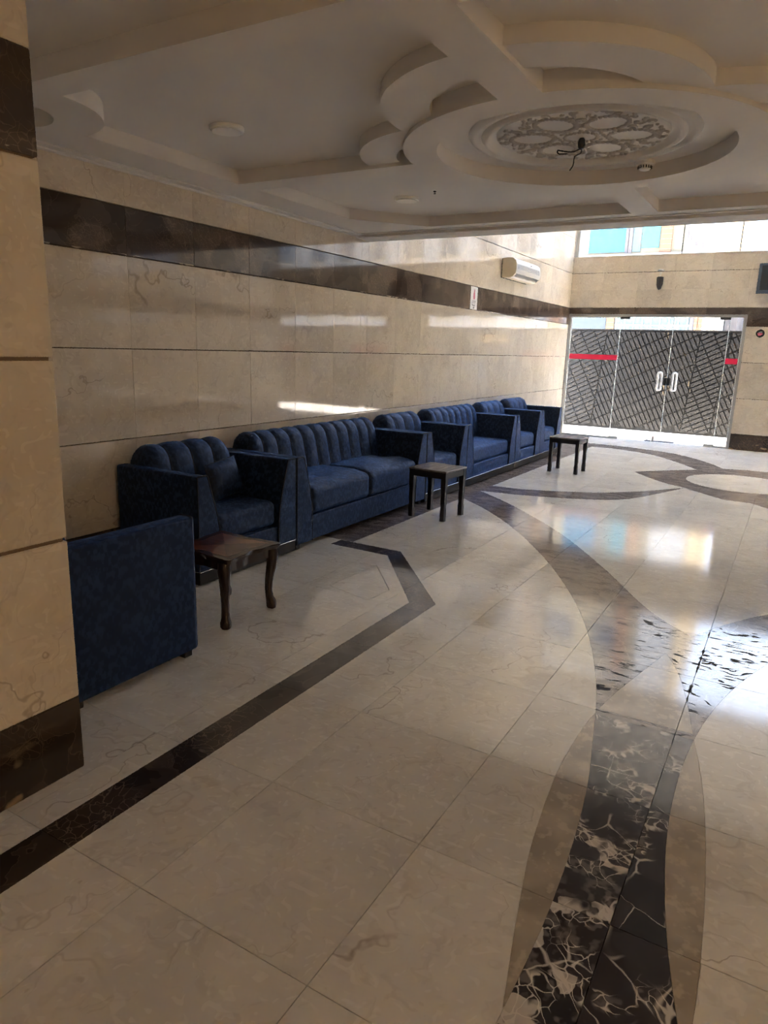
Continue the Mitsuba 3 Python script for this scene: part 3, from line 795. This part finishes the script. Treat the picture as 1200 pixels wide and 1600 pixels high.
def seat_unit(name, label, category, W, mtx, cushions=1, plinth=True, group=None, seat_top=0.425, wrinkle=False, slim=1.0, soft=0.014):
    t = root(name)
    tag(t, label, category, group)
    zb = 0.10 if plinth else 0.045
    dep = 0.77
    for s in (0, 1):
        lp = [(y, zb if z is None else z) for y, z in ARM]
        if s:
            lp = [(W - y, z) for y, z in lp][::-1]
        a = put(t + '__arm', bevel_extrude(lp, 0.03, dep, 0.012, soft, 5), 'm_velvet', 40, mtx)
        path = [(dep - soft + 0.010, y + (0.0055 if s == 0 else -0.0055) * (1 if y in (0.0, W) else 0), z) for i, (y, z) in enumerate(lp)]
        put(a + '__piping', tube(path, 0.0048, 6), 'm_piping', True, mtx)
    put(t + '__base', box(0.03, dep - 0.035, 0.19, W - 0.19, zb, 0.245, 0.008), 'm_velvet', False, mtx)
    put(t + '__front_panel', soft_box(dep - 0.06, dep - 0.012, 0.196, W - 0.196, zb, 0.243, 0.012), 'm_velvet', 40, mtx)
    y0, y1 = 0.15, W - 0.15
    cw = (y1 - y0) / cushions
    for i in range(cushions):
        def crease(p, i=i):
            if not wrinkle:
                return p
            q = p.copy()
            top = np.clip((p[:, 2] - 0.38) * 20, 0, 1)
            u = p[:, 0] * 70 + 3.0 * meshkit.noise(np.column_stack([p[:, 0] * 6, p[:, 1] * 4, p[:, 0] * 0]), 2)
            if i == 0:
                fade = np.exp(-((p[:, 1] - y0 - 0.25) / 0.22) ** 2) * np.exp(-((p[:, 0] - 0.52) / 0.16) ** 2)
                q[:, 2] += top * fade * 0.011 * np.sin(u)
            q[:, 2] += top * 0.030 * (meshkit.noise(np.column_stack([p[:, 0] * 5, p[:, 1] * 3.2, p[:, 0] * 0]), 7) - 0.5)
            q[:, 2] -= 0.018 * np.clip((p[:, 0] - 0.62) / 0.15, 0, 1) * top
            return q
        lo = 0.20 if i == 0 else y0 + cw * i + 0.004
        hi = W - 0.20 if i == cushions - 1 else y0 + cw * (i + 1) - 0.004
        put(t + '__seat_cushion', soft_box(0.20, dep + (0.0 if wrinkle else -0.022), lo, hi, 0.246, seat_top, 0.045, 0.022, disp=crease), 'm_velvet', 50, mtx)
    # channelled back with a rolled top
    nch = max(4, int((W - 0.19) / 0.17))
    ya, yb = 0.075, W - 0.095
    prof = spl([(0.31, 0.40), (0.285, 0.52), (0.262, 0.63), (0.243, 0.72), (0.215, 0.785), (0.165, 0.822), (0.11, 0.826), (0.062, 0.80), (0.036, 0.74), (0.03, 0.60), (0.03, 0.40)], 3)
    P = np.array(prof) * np.array([slim, 1.0])
    tg = np.gradient(P, axis=0)
    tg /= np.linalg.norm(tg, axis=1, keepdims=True)
    N = np.column_stack([tg[:, 1], -tg[:, 0]])
    if N[0][0] < 0:
        N = -N
    mid = np.array([0.15, 0.62])
    cols, seams = [], []
    per = 9
    cwid = (yb - ya) / nch
    for c in range(nch):
        for k in range(per + 1):
            if c and k == 0:
                continue
            u = k / per
            y = ya + cwid * (c + u)
            bulge = 0.019 * math.sqrt(max(0.0, 1 - (2 * u - 1) ** 2)) - 0.005
            e = 1.0
            if c == 0:
                e = min(1.0, u / 0.6)
            if c == nch - 1:
                e = min(e, (1 - u) / 0.6)
            e = math.sqrt(max(0.0, 1 - (1 - e) ** 2))
            q = P + N * bulge
            sh = np.clip((P[:, 1] - 0.62) / 0.2, 0, 1)[:, None]
            q = mid * np.array([1, 0]) + (q - mid * np.array([1, 0])) * np.column_stack([np.full(len(P), 0.55 + 0.45 * e), np.ones(len(P))])
            q[:, 1] -= (1 - e) * 0.13 * sh[:, 0]
            cols.append(np.column_stack([q[:, 0], np.full(len(P), y), q[:, 1]]))
    V = np.vstack(cols)
    m, n = len(cols), len(P)
    F = []
    for i in range(m - 1):
        for k in range(n):
            l = (k + 1) % n
            F += [[i * n + k, (i + 1) * n + k, (i + 1) * n + l], [i * n + k, (i + 1) * n + l, i * n + l]]
    for k in range(1, n - 1):
        F += [[0, k, k + 1], [(m - 1) * n, (m - 1) * n + k + 1, (m - 1) * n + k]]
    bm = trimesh.Trimesh(V, F, process=False)
    trimesh.repair.fix_normals(bm)
    bk = put(t + '__backrest', bm, 'm_velvet', 65, mtx)
    for c in range(1, nch):
        y = ya + cwid * c
        q = P[:-8] + N[:-8] * -0.003
        put(bk + '__seam', tube(np.column_stack([q[:, 0], np.full(len(q), y), q[:, 1]]), 0.0042, 5), 'm_piping', True, mtx)
    put(t + '__back_panel', box(0.012, 0.045, 0.02, W - 0.02, zb, 0.70, 0.006), 'm_velvet', False, mtx)
    if plinth:
        put(t + '__plinth', box(0.03, dep - 0.004, 0.003, W - 0.003, 0.012, 0.094, 0.002), 'm_plinth', False, mtx)
        put(t + '__plinth_trim', box(0.03, dep + 0.002, 0.003, W - 0.003, 0.0945, 0.1, 0.0015), 'm_chrome', False, mtx)
    for x in (0.09, dep - 0.055):
        for y in (0.05, W - 0.05):
            put(t + '__foot', box(x - 0.025, x + 0.025, y - 0.025, y + 0.025, 0.0, 0.05 if not plinth else 0.02, 0.003), 'm_rubber', False, mtx)
    return t


def at_wall(y):
    return trans(0.004, y)


seat_unit('armchair', 'navy velvet armchair with a small pillow, behind the brown coffee table', 'armchair', 0.995, at_wall(3.062))
seat_unit('sofa', 'long navy velvet sofa with two creased seat cushions', 'sofa', 2.115, at_wall(4.07), cushions=2, plinth=False, seat_top=0.475, wrinkle=True)
seat_unit('armchair', 'navy velvet armchair right behind the nearer black side table, between the two sofas', 'armchair', 1.0, at_wall(6.196))
seat_unit('loveseat', 'short navy velvet sofa with a single seat cushion, on a dark plinth', 'sofa', 1.575, at_wall(7.202))
seat_unit('armchair', 'navy velvet armchair next to the last chair, just beyond the short sofa', 'armchair', 1.028, at_wall(8.785))
seat_unit('armchair', 'navy velvet armchair at the far end of the row, beside the glass doors', 'armchair', 0.965, at_wall(9.819))
# the chair next to the pillar is turned to face the row: its depth runs along +y, its width along -x
turn = np.array([[0, 1, 0, 0.482], [1, 0, 0, 1.580], [0, 0, 1, 0], [0, 0, 0, 1.0]])
turn = trans(1.482, 1.581) @ trimesh.transformations.rotation_matrix(math.pi / 2, (0, 0, 1))
seat_unit('sofa', 'short navy velvet sofa seen from its plain side, half hidden by the pillar', 'sofa', 1.44, turn, plinth=False, slim=0.55, soft=0.034)

tag('throw_pillow', 'small square navy pillow leaning on the back of the first armchair', 'pillow')
taken['throw_pillow'] = 0


def pillow(w, h, th):
    n = 16
    V, F = [], []
    for s in (1, -1):
        for i in range(n + 1):
            for j in range(n + 1):
                u, v = i / n * 2 - 1, j / n * 2 - 1
                k = (1 - abs(u) ** 2.6) * (1 - abs(v) ** 2.6)
                pin = 1 - 0.05 * (1 - (u * v) ** 2)
                V.append((s * th * max(k, 0) ** 0.55, u * w / 2 * pin, v * h / 2 * pin))
    b = (n + 1) ** 2
    for s in range(2):
        for i in range(n):
            for j in range(n):
                q = [s * b + i * (n + 1) + j, s * b + (i + 1) * (n + 1) + j, s * b + (i + 1) * (n + 1) + j + 1, s * b + i * (n + 1) + j + 1]
                if s:
                    q = q[::-1]
                F += [[q[0], q[1], q[2]], [q[0], q[2], q[3]]]
    m = trimesh.Trimesh(V, F, process=True)
    trimesh.repair.fix_normals(m)
    return m


pm = trans(0.435, 3.665, 0.585) @ trimesh.transformations.euler_matrix(0.10, -0.28, 0.05)
put('throw_pillow__cover', pillow(0.34, 0.27, 0.045), 'm_velvet', 50, pm)
edge = [(0, (0.17) * u * 0.965, 0.135 * v * 0.965) for u, v in [(-1, -1), (-0.5, -0.99), (0, -0.985), (0.5, -0.99), (1, -1), (0.99, -0.5), (0.985, 0), (0.99, 0.5), (1, 1), (0.5, 0.99), (0, 0.985), (-0.5, 0.99), (-1, 1), (-0.99, 0.5), (-0.985, 0), (-0.99, -0.5)]]
put('throw_pillow__piping', tube(edge, 0.004, 6, True), 'm_piping', True, pm)

# ------------------------------------------------------------------ tables
t = root('coffee_table')
tag(t, 'low reddish brown wooden table with a scalloped top and curved carved legs', 'coffee table')
tx0, tx1, ty0, ty1, tz = 0.945, 1.415, 2.635, 3.085, 0.405


def scallop(x0, x1, y0, y1, d):
    pts = []
    side = lambda t: -d * math.sin(t * math.pi) ** 2 * 0.0 + d * (0.55 * math.cos(2 * math.pi * t) + 0.45 * math.cos(6 * math.pi * t) * (1 - abs(2 * t - 1)) - 0.55)
    for k in range(24):
        s = k / 24
        pts.append((x0 + (x1 - x0) * s, y0 - side(s)))
    for k in range(24):
        s = k / 24
        pts.append((x1 + side(s), y0 + (y1 - y0) * s))
    for k in range(24):
        s = k / 24
        pts.append((x1 - (x1 - x0) * s, y1 + side(s)))
    for k in range(24):
        s = k / 24
        pts.append((x0 - side(s), y1 - (y1 - y0) * s))
    return Polygon(pts).buffer(0).buffer(-0.022).buffer(0.022)


tp = scallop(tx0, tx1, ty0, ty1, 0.018)
top = cat(prism(tp.buffer(-0.004), tz - 0.004, tz), prism(tp, tz - 0.018, tz - 0.004), prism(tp.buffer(-0.007), tz - 0.026, tz - 0.018))
tt = put(t + '__table_top', top, 'm_wood_red')
ins = tp.buffer(-0.045)
cx_, cy_ = (tx0 + tx1) / 2, (ty0 + ty1) / 2
for a in range(4):
    c = [(tx0, ty0), (tx1, ty0), (tx1, ty1), (tx0, ty1)]
    tri = Polygon([(cx_, cy_), (cx_ + (c[a][0] - cx_) * 2, cy_ + (c[a][1] - cy_) * 2), (cx_ + (c[(a + 1) % 4][0] - cx_) * 2, cy_ + (c[(a + 1) % 4][1] - cy_) * 2)])
    put(tt + '__veneer_panel', prism(ins.intersection(tri).buffer(-0.0004), tz - 0.001, tz + 0.0008), 'm_wood_veneer')
apron = scallop(tx0 + 0.045, tx1 - 0.045, ty0 + 0.045, ty1 - 0.045, 0.01)
put(t + '__apron', prism(apron.difference(apron.buffer(-0.018)), tz - 0.085, tz - 0.026), 'm_wood_red')
for lx, sx in ((tx0 + 0.065, -1), (tx1 - 0.06, 1)):
    for ly, sy in ((ty0 + 0.035, -1), (ty1 - 0.035, 1)):
        dx, dy = sx * 0.7, sy * 0.7
        zs = [tz - 0.028, tz - 0.07, tz - 0.12, 0.22, 0.15, 0.10, 0.065, 0.035, 0.012, 0.0]
        of = [0.004, 0.012, 0.012, 0.000, -0.008, -0.008, -0.002, 0.006, 0.006, 0.004]
        rs = [0.036, 0.038, 0.033, 0.027, 0.0235, 0.022, 0.024, 0.031, 0.030, 0.023]
        P = spl([(lx + dx * o, ly + dy * o, z) for o, z in zip(of, zs)], 4)
        rr_ = np.interp(np.linspace(0, 1, len(P)), np.linspace(0, 1, len(rs)), rs)
        leg = put(t + '__leg', tube(P, rr_, 10), 'm_wood_red', 40)
        knee = [blob((0, 0), 0.011, 0.02) for _ in range(3)]
        for i, b in enumerate(knee):
            b.apply_translation((lx + dx * (0.034 - 0.004 * i), ly + dy * (0.034 - 0.004 * i), tz - 0.075 - 0.032 * i))
        put(leg + '__carving', cat(knee), 'm_wood_red', True)


def side_table(x, y, rz, lx, ly, h, label):
    t = root('side_table')
    tag(t, label, 'side table')
    m = trans(x, y, 0, rz)
    hx, hy = lx / 2, ly / 2
    put(t + '__table_top', box(-hx, hx, -hy, hy, h - 0.016, h, 0.003), 'm_wood_top', False, m)
    ap = [box(-hx + 0.012, hx - 0.012, -hy + 0.010, -hy + 0.026, h - 0.075, h - 0.016), box(-hx + 0.012, hx - 0.012, hy - 0.026, hy - 0.010, h - 0.075, h - 0.016),
          box(-hx + 0.010, -hx + 0.026, -hy + 0.026, hy - 0.026, h - 0.075, h - 0.016), box(hx - 0.026, hx - 0.010, -hy + 0.026, hy - 0.026, h - 0.075, h - 0.016)]
    for a in ap:
        put(t + '__apron', a, 'm_wood_black', False, m)
    for sx in (-1, 1):
        for sy in (-1, 1):
            cx, cy = sx * (hx - 0.03), sy * (hy - 0.03)
            prof = [(0.0, 0.021), (0.10, 0.021), (0.13, 0.017), (0.16, 0.021), (0.27, 0.0195), (0.30, 0.023), (0.32, 0.0235), (h - 0.016, 0.0235)]
            V, F = [], []
            for z, r in prof:
                V += [(cx - r, cy - r, z), (cx + r, cy - r, z), (cx + r, cy + r, z), (cx - r, cy + r, z)]
            for i in range(len(prof) - 1):
                for k in range(4):
                    l = (k + 1) % 4
                    F += [[i * 4 + k, i * 4 + l, i * 4 + 4 + l], [i * 4 + k, i * 4 + 4 + l, i * 4 + 4 + k]]
            F += [[0, 2, 1], [0, 3, 2]]
            e = len(V) - 4
            F += [[e, e + 1, e + 2], [e, e + 2, e + 3]]
            put(t + '__leg', trimesh.Trimesh(V, F, process=False), 'm_wood_black', False, m)


side_table(1.095, 5.80, math.radians(-4), 0.40, 0.40, 0.465, 'small square black side table beside the long sofa, nearer to the camera')
side_table(1.375, 9.15, math.radians(-2), 0.41, 0.40, 0.465, 'small square black side table standing farther off, near the glass doors')

# ------------------------------------------------------------------ things on the walls
def along_y(poly, y0, y1):
    m = trimesh.creation.extrude_polygon(poly, y1 - y0, engine='earcut')
    v = np.array(m.vertices)
    return_m = trimesh.Trimesh(np.column_stack([v[:, 0], y0 + v[:, 2], v[:, 1]]), m.faces[:, ::-1], process=False)
    trimesh.repair.fix_normals(return_m)
    return return_m




def air_conditioner(label, mirror):
    def putm(k, m, mat, smooth=False):
        if mirror:
            m = trimesh.Trimesh(np.array(m.vertices) * np.array([-1, 1, 1]) + np.array([RW, 0, 0]), np.array(m.faces)[:, ::-1], process=False)
        put(k, m, mat, smooth)

    t = root('air_conditioner')
    tag(t, label, 'air conditioner')
    A0, A1 = 9.83, 10.90
    prof = Polygon([(0.012, 2.56), (0.012, 2.82), (0.10, 2.828), (0.165, 2.82), (0.20, 2.79), (0.218, 2.74), (0.222, 2.66), (0.212, 2.61), (0.18, 2.575), (0.12, 2.555)])


    putm(t + '__body', along_y(prof, A0, A1), 'm_cream_plastic', 30)
    fr = Polygon([(0.10, 2.83), (0.167, 2.823), (0.204, 2.792), (0.222, 2.741), (0.226, 2.66), (0.216, 2.612), (0.205, 2.612), (0.212, 2.66), (0.208, 2.74), (0.19, 2.785), (0.16, 2.812), (0.10, 2.82)])
    putm(t + '__front_panel', along_y(fr, A0 + 0.015, A1 - 0.015), 'm_white_plastic', 30)
    putm(t + '__intake_grille', along_y(Polygon([(0.2165, 2.755), (0.224, 2.738), (0.2275, 2.675), (0.224, 2.675), (0.220, 2.738), (0.213, 2.755)]), A0 + 0.06, A1 - 0.06), 'm_grey_plastic')
    for i in range(7):
        z = 2.685 + i * 0.0095
        x = np.interp(z, [2.675, 2.738, 2.755], [0.2275, 0.224, 0.217])
        putm(t + '__grille_slat', box(x - 0.002, x + 0.002, A0 + 0.06, A1 - 0.06, z - 0.001, z + 0.001), 'm_white_plastic')
    putm(t + '__air_slot', along_y(Polygon([(0.2145, 2.609), (0.186, 2.579), (0.184, 2.583), (0.208, 2.613)]), A0 + 0.05, A1 - 0.05), 'm_dark_seal')
    putm(t + '__louver', along_y(Polygon([(0.178, 2.572), (0.130, 2.555), (0.129, 2.560), (0.176, 2.578)]), A0 + 0.05, A1 - 0.05), 'm_white_plastic')
    putm(t + '__air_slot', along_y(Polygon([(0.183, 2.5745), (0.178, 2.5715), (0.176, 2.577), (0.181, 2.58)]), A0 + 0.05, A1 - 0.05), 'm_dark_seal')
    putm(t + '__mounting_plate', box(0.0, 0.012, A0 + 0.01, A1 - 0.01, 2.555, 2.815), 'm_black_plastic')
    putm(t + '__indicator_light', box(0.214, 0.2185, A0 + 0.62, A0 + 0.66, 2.766, 2.776), 'm_black_plastic')
    putm(t + '__side_panel', box(0.06, 0.165, A0 - 0.004, A0, 2.60, 2.79, 0.0015), 'm_cream_plastic')



air_conditioner('cream split air conditioner on the left wall above the dark band', False)
air_conditioner('cream split air conditioner on the right wall, reflected in the left wall', True)

def wall_lamp(label, m, lit):
    t = root('wall_lamp')
    tag(t, label, 'wall lamp')
    c = (0, 0, 0)
    put(t + '__shade', lathe([(0.0, -0.210), (0.018, -0.205), (0.036, -0.18), (0.048, -0.135), (0.054, -0.085), (0.055, -0.003), (0.05, 0.001), (0.0, 0.001)], 28, c), 'm_bronze', 40, m)
    if not lit:
        put(t + '__cap', lathe([(0.0, 0.098), (0.052, 0.098), (0.056, 0.107), (0.053, 0.12), (0.03, 0.13), (0.0, 0.132)], 28, c), 'm_grey_plastic', 40, m)
    put(t + '__bracket', box(-0.02, 0.02, 0.04, 0.075, -0.085, -0.025, 0.003), 'm_bronze', False, m)
    if lit:
        g = trimesh.creation.icosphere(subdivisions=3, radius=0.16)
        g.apply_translation((0, -0.09, 0.155))
        k = put(t + '__frosted_globe', g, 'm_diffuser', True, m)
        scene[k]['emitter'] = {'type': 'area', 'radiance': {'type': 'rgb', 'value': [LAMP, LAMP * 0.66, LAMP * 0.33]}}
    else:
        put(t + '__glass_neck', lathe([(0.046, 0.001), (0.046, 0.098)], 28, c), 'm_glass', True, m)
        put(t + '__bulb', lathe([(0.0, 0.001), (0.012, 0.003), (0.012, 0.035), (0.02, 0.055), (0.018, 0.075), (0.0, 0.083)], 16, c), 'm_white_plastic', True, m)


wall_lamp('dark bullet-shaped wall lamp with a clear glass neck above the doors', trans(1.555, D - 0.075, 2.865), False)
wall_lamp('lit globe wall lamp on the right wall, nearer to the doors', trans(RW - 0.075, 0.9, 1.85, -math.pi / 2), True)
wall_lamp('lit globe wall lamp on the right wall, behind the camera', trans(RW - 0.075, -0.9, 1.85, -math.pi / 2), True)

t = root('television')
tag(t, 'wall-mounted television with a dark blue-grey frame, high on the pier right of the doors', 'television')
v0, v1, w0, w1 = 3.065, 3.86, 2.575, 3.045
yt = D - 0.085
put(t + '__frame', cat(box(v0, v0 + 0.045, yt, yt + 0.03, w0, w1, 0.004), box(v1 - 0.045, v1, yt, yt + 0.03, w0, w1, 0.004), box(v0 + 0.04, v1 - 0.04, yt, yt + 0.03, w0, w0 + 0.055, 0.004), box(v0 + 0.04, v1 - 0.04, yt, yt + 0.03, w1 - 0.035, w1, 0.004)), 'm_tv')
put(t + '__screen', box(v0 + 0.04, v1 - 0.04, yt + 0.008, yt + 0.026, w0 + 0.05, w1 - 0.03), 'm_screen')
put(t + '__back_shell', box(v0 + 0.02, v1 - 0.02, yt + 0.03, D - 0.03, w0 + 0.03, w1 - 0.03, 0.01), 'm_black_plastic')
put(t + '__wall_mount', box(v0 + 0.3, v1 - 0.3, D - 0.03, D, w0 + 0.12, w1 - 0.12), 'm_black_plastic')

t = root('notice')
tag(t, 'narrow white paper notice with faint red and dark print on the dark marble band', 'notice')
put(t + '__sheet', box(0.001, 0.003, 8.80, 9.025, 2.062, 2.352), 'm_paper')
red = cat(trimesh.creation.extrude_polygon(affinity.scale(Point(0, 0).buffer(1, quad_segs=8), 0.032, 0.05), 0.0006, engine='earcut'), trimesh.creation.extrude_polygon(affinity.translate(affinity.scale(Point(0, 0).buffer(1, quad_segs=8), 0.014, 0.05), 0.01, 0.045), 0.0006, engine='earcut'))
v = np.array(red.vertices)
rm = trimesh.Trimesh(np.column_stack([0.003 + v[:, 2], 8.915 + v[:, 0], 2.235 + v[:, 1]]), red.faces, process=False)
put(t + '__red_print', rm, 'm_ink_red')
put(t + '__dark_print', cat([box(0.003, 0.0036, 8.86, 8.97, z, z + h) for z, h in ((2.165, 0.008), (2.148, 0.006), (2.122, 0.006), (2.106, 0.01))] + [box(0.003, 0.0036, 8.89, 8.94, 2.074, 2.094)]), 'm_ink')

t = root('notice')
tag(t, 'grey sheet of paper taped to the glass of the second pair of doors', 'notice')
put(t + '__sheet', box(4.50, 4.77, D + 0.046, D + 0.048, 1.60, 1.95), 'm_paper')
t = root('sticker')
tag(t, 'round black and red sticker on the marble pier right of the doors', 'sticker')
disk = lambda r, y0, y1, cx, cz: trimesh.Trimesh(*(lambda m: (np.column_stack([cx + m.vertices[:, 0], y0 + m.vertices[:, 2] * (y1 - y0), cz + m.vertices[:, 1]]), m.faces[:, ::-1]))(trimesh.creation.extrude_polygon(Point(0, 0).buffer(r, quad_segs=10), 1.0, engine='earcut')), process=False)
put(t + '__disc', disk(0.065, D - 0.003, D - 0.0005, 3.215, 1.948), 'm_black_plastic')
put(t + '__red_mark', cat(box(3.175, 3.25, D - 0.004, D - 0.003, 1.93, 1.955), box(3.185, 3.235, D - 0.004, D - 0.003, 1.915, 1.93)), 'm_ink_red')
put(t + '__white_mark', cat(box(3.21, 3.245, D - 0.004, D - 0.003, 1.965, 1.978), box(3.19, 3.215, D - 0.004, D - 0.003, 1.962, 1.97)), 'm_grey_plastic')

# ------------------------------------------------------------------ outside
tag('ground_outside', 'pale paved ground outside the doors', kind='structure')
put('ground_outside', box(-45, 60, D + 0.125, 80, -0.12, -0.012), 'm_paving')
tag('door_mat', 'grey rectangular door mat outside the left glass doors', 'door mat')
put('door_mat', box(1.55, 2.06, 13.62, 14.5, -0.012, 0.004, 0.004), 'm_mat')
tag('wall_outside', 'dark grey low wall outside with slanting raised blocks', kind='structure')
YP = 15.46
put('wall_outside__panel', box(-6.0, 12.0, YP, YP + 0.18, -0.012, 2.03), 'm_panel_gap')
put('wall_outside__coping', box(-6.0, 12.0, YP - 0.012, YP + 0.19, 2.03, 2.055), 'm_panel')
al = math.radians(27)
blocks = []
ca, sa = math.cos(al), math.sin(al)
clip = sbox(-1.2, 0.03, 8.0, 2.01)
zones = [(-1.2, 0.14, 1), (0.14, 1.97, 0), (1.97, 2.52, 1), (2.52, 4.3, 0), (4.3, 4.9, 1), (4.9, 6.7, 0), (6.7, 8.0, 1)]
for z0_, z1_, kind in zones:
    zone = clip.intersection(Polygon([(z0_ - 0.06, 0), (z1_ - 0.06, 0), (z1_ + 0.12, 2.1), (z0_ + 0.12, 2.1)]).buffer(-0.012))
    a_, b_ = (0.088, 0.25) if kind == 0 else (0.25, 0.088)
    for i in range(-140, 160):
        for j in range(-60, 60):
            s, q = i * a_, j * b_
            x, z = z0_ + s * ca - q * sa, 1.0 + s * sa + q * ca
            if not (z0_ - 0.3 < x < z1_ + 0.4 and -0.1 < z < 2.1):
                continue
            g = 0.0125
            bx_ = Polygon([(x + u * ca - w * sa, z + u * sa + w * ca) for u, w in ((g, g), (a_ - g, g), (a_ - g, b_ - g), (g, b_ - g))]).intersection(zone)
            if bx_.is_empty or bx_.area < 1e-3 or bx_.geom_type != 'Polygon':
                continue
            m = trimesh.creation.extrude_polygon(bx_, 0.026, engine='earcut')
            vv = np.array(m.vertices)
            blocks.append(trimesh.Trimesh(np.column_stack([vv[:, 0], YP - vv[:, 2], vv[:, 1]]), m.faces, process=False))
tag(put('wall_outside__raised_blocks', cat(blocks), 'm_panel'), kind='stuff')

YH = 36.0


def facade(root_, part, rects, mat, proud=0.0, depth=0.3):
    for x0, x1, z0, z1 in rects:
        put(root_ + '__' + part, box(x0, x1, YH - proud, YH + depth, z0, z1), mat)


t = root('building')
tag(t, 'building across the street with blue glass, orange brick piers and a glazed shopfront', 'building')
put(t + '__wall', cat(box(-20.0, -1.49, YH, YH + 12, 0, 15.5), box(-1.49, -0.56, YH, YH + 12, 0, 5.88)), 'm_cream')
facade(t, 'blue_window', [(-5.87, -4.15, 6.3, 9.6), (-9.6, -6.9, 6.3, 9.6)], 'm_blue_glass', 0.06)
facade(t, 'cyan_window', [(-3.42, -2.62, 6.45, 9.6)], 'm_cyan_glass', 0.06)
facade(t, 'green_window', [(-3.83, -3.45, 6.3, 9.6)], 'm_green_glass', 0.05)
facade(t, 'stone_pier', [(-4.15, -4.02, 6.2, 10), (-4.0, -3.84, 6.2, 10), (-0.88, -0.70, 0, 5.9)], 'm_stone_grey', 0.12)
facade(t, 'brick_pier', [(-2.58, -2.08, 5.9, 15), (-4.66, -4.3, 0, 5.4), (-0.69, -0.57, 0, 5.4), (-13.5, -12.6, 0, 15)], 'm_orange', 0.15)
facade(t, 'cornice', [(-20.0, -1.49, 5.9, 6.2)], 'm_white_paint', 0.25)
sh = put(t + '__shop_window', box(-6.6, -4.7, YH - 0.05, YH, 0.3, 5.2), 'm_grey_glass')
facade(t, 'shopfront', [(-4.28, -0.9, 0.2, 5.4)], 'm_green_glass', 0.05)
for x in np.linspace(-4.2, -0.98, 9):
    put(t + '__shopfront_mullion', box(x - 0.035, x + 0.035, YH - 0.10, YH - 0.05, 0.2, 5.4), 'm_white_paint')
for z in (2.95, 4.2):
    put(t + '__shopfront_rail', box(-4.28, -0.9, YH - 0.10, YH - 0.05, z - 0.04, z + 0.04), 'm_white_paint')
for z in (10.6, 13.0):
    for x in (-9, -5.5, -3):
        put(t + '__window', box(x - 0.7, x + 0.7, YH - 0.05, YH, z - 0.7, z + 0.7), 'm_grey_glass')
t = root('building')
tag(t, 'tall white building with narrow dark slits across the street, right of the brick pier', 'building')
put(t + '__wall', box(-0.55, 0.36, YH - 0.02, YH + 12, 0, 5.95), 'm_white_paint')
put(t + '__upper_wall', box(-1.48, 0.2, YH - 0.3, YH + 12, 5.95, 17), 'm_white_paint')
put(t + '__corner_pier', box(0.2, 0.38, YH - 0.32, YH + 12, 5.9, 17), 'm_cream')
facade(t, 'brick_pier', [(-0.55, -0.36, 0, 5.0)], 'm_orange', 0.06)
facade(t, 'tan_pier', [(-0.14, 0.18, 0, 5.2)], 'm_cream', 0.08)
facade(t, 'stone_pier', [(0.2, 0.36, 0, 5.2)], 'm_tan', 0.06)
for x, z, w, h in ((-1.36, 7.0, 0.05, 0.5), (-1.22, 6.75, 0.05, 0.25), (-1.0, 6.7, 0.07, 0.55), (-0.93, 6.5, 0.05, 0.3), (-0.62, 7.45, 0.05, 0.3), (-0.7, 6.45, 0.05, 0.3)):
    put(t + '__slit_window', box(x - w / 2, x + w / 2, YH - 0.34, YH - 0.28, z - h / 2, z + h / 2), 'm_stone_grey')
t = root('building')
tag(t, 'low grey stone building at the right edge of the view through the doors', 'building')
put(t + '__wall', box(0.4, 0.95, YH + 2, YH + 9, 0, 4.2), 'm_stone_grey')
put(t + '__parapet', box(0.38, 0.97, YH + 1.95, YH + 9, 4.2, 4.35), 'm_white_paint')
t = root('building')
tag(t, 'long cream apartment block seen only as a reflection in the left wall', 'building')
put(t + '__wall', box(5.2, 32.0, YH, YH + 12, 0, 16), 'm_white_paint')
facade(t, 'brick_pier', [(6.9, 7.6, 0, 16)], 'm_orange', 0.15)
for z in (4.0, 7.2, 10.4, 13.4):
    for x in np.arange(9.0, 31.0, 2.2):
        w = put(t + '__window', box(x - 0.5, x + 0.5, YH - 0.06, YH, z - 0.75, z + 0.75), 'm_grey_glass')
        put(w + '__sill', box(x - 0.6, x + 0.6, YH - 0.15, YH, z - 0.85, z - 0.75), 'm_cream')
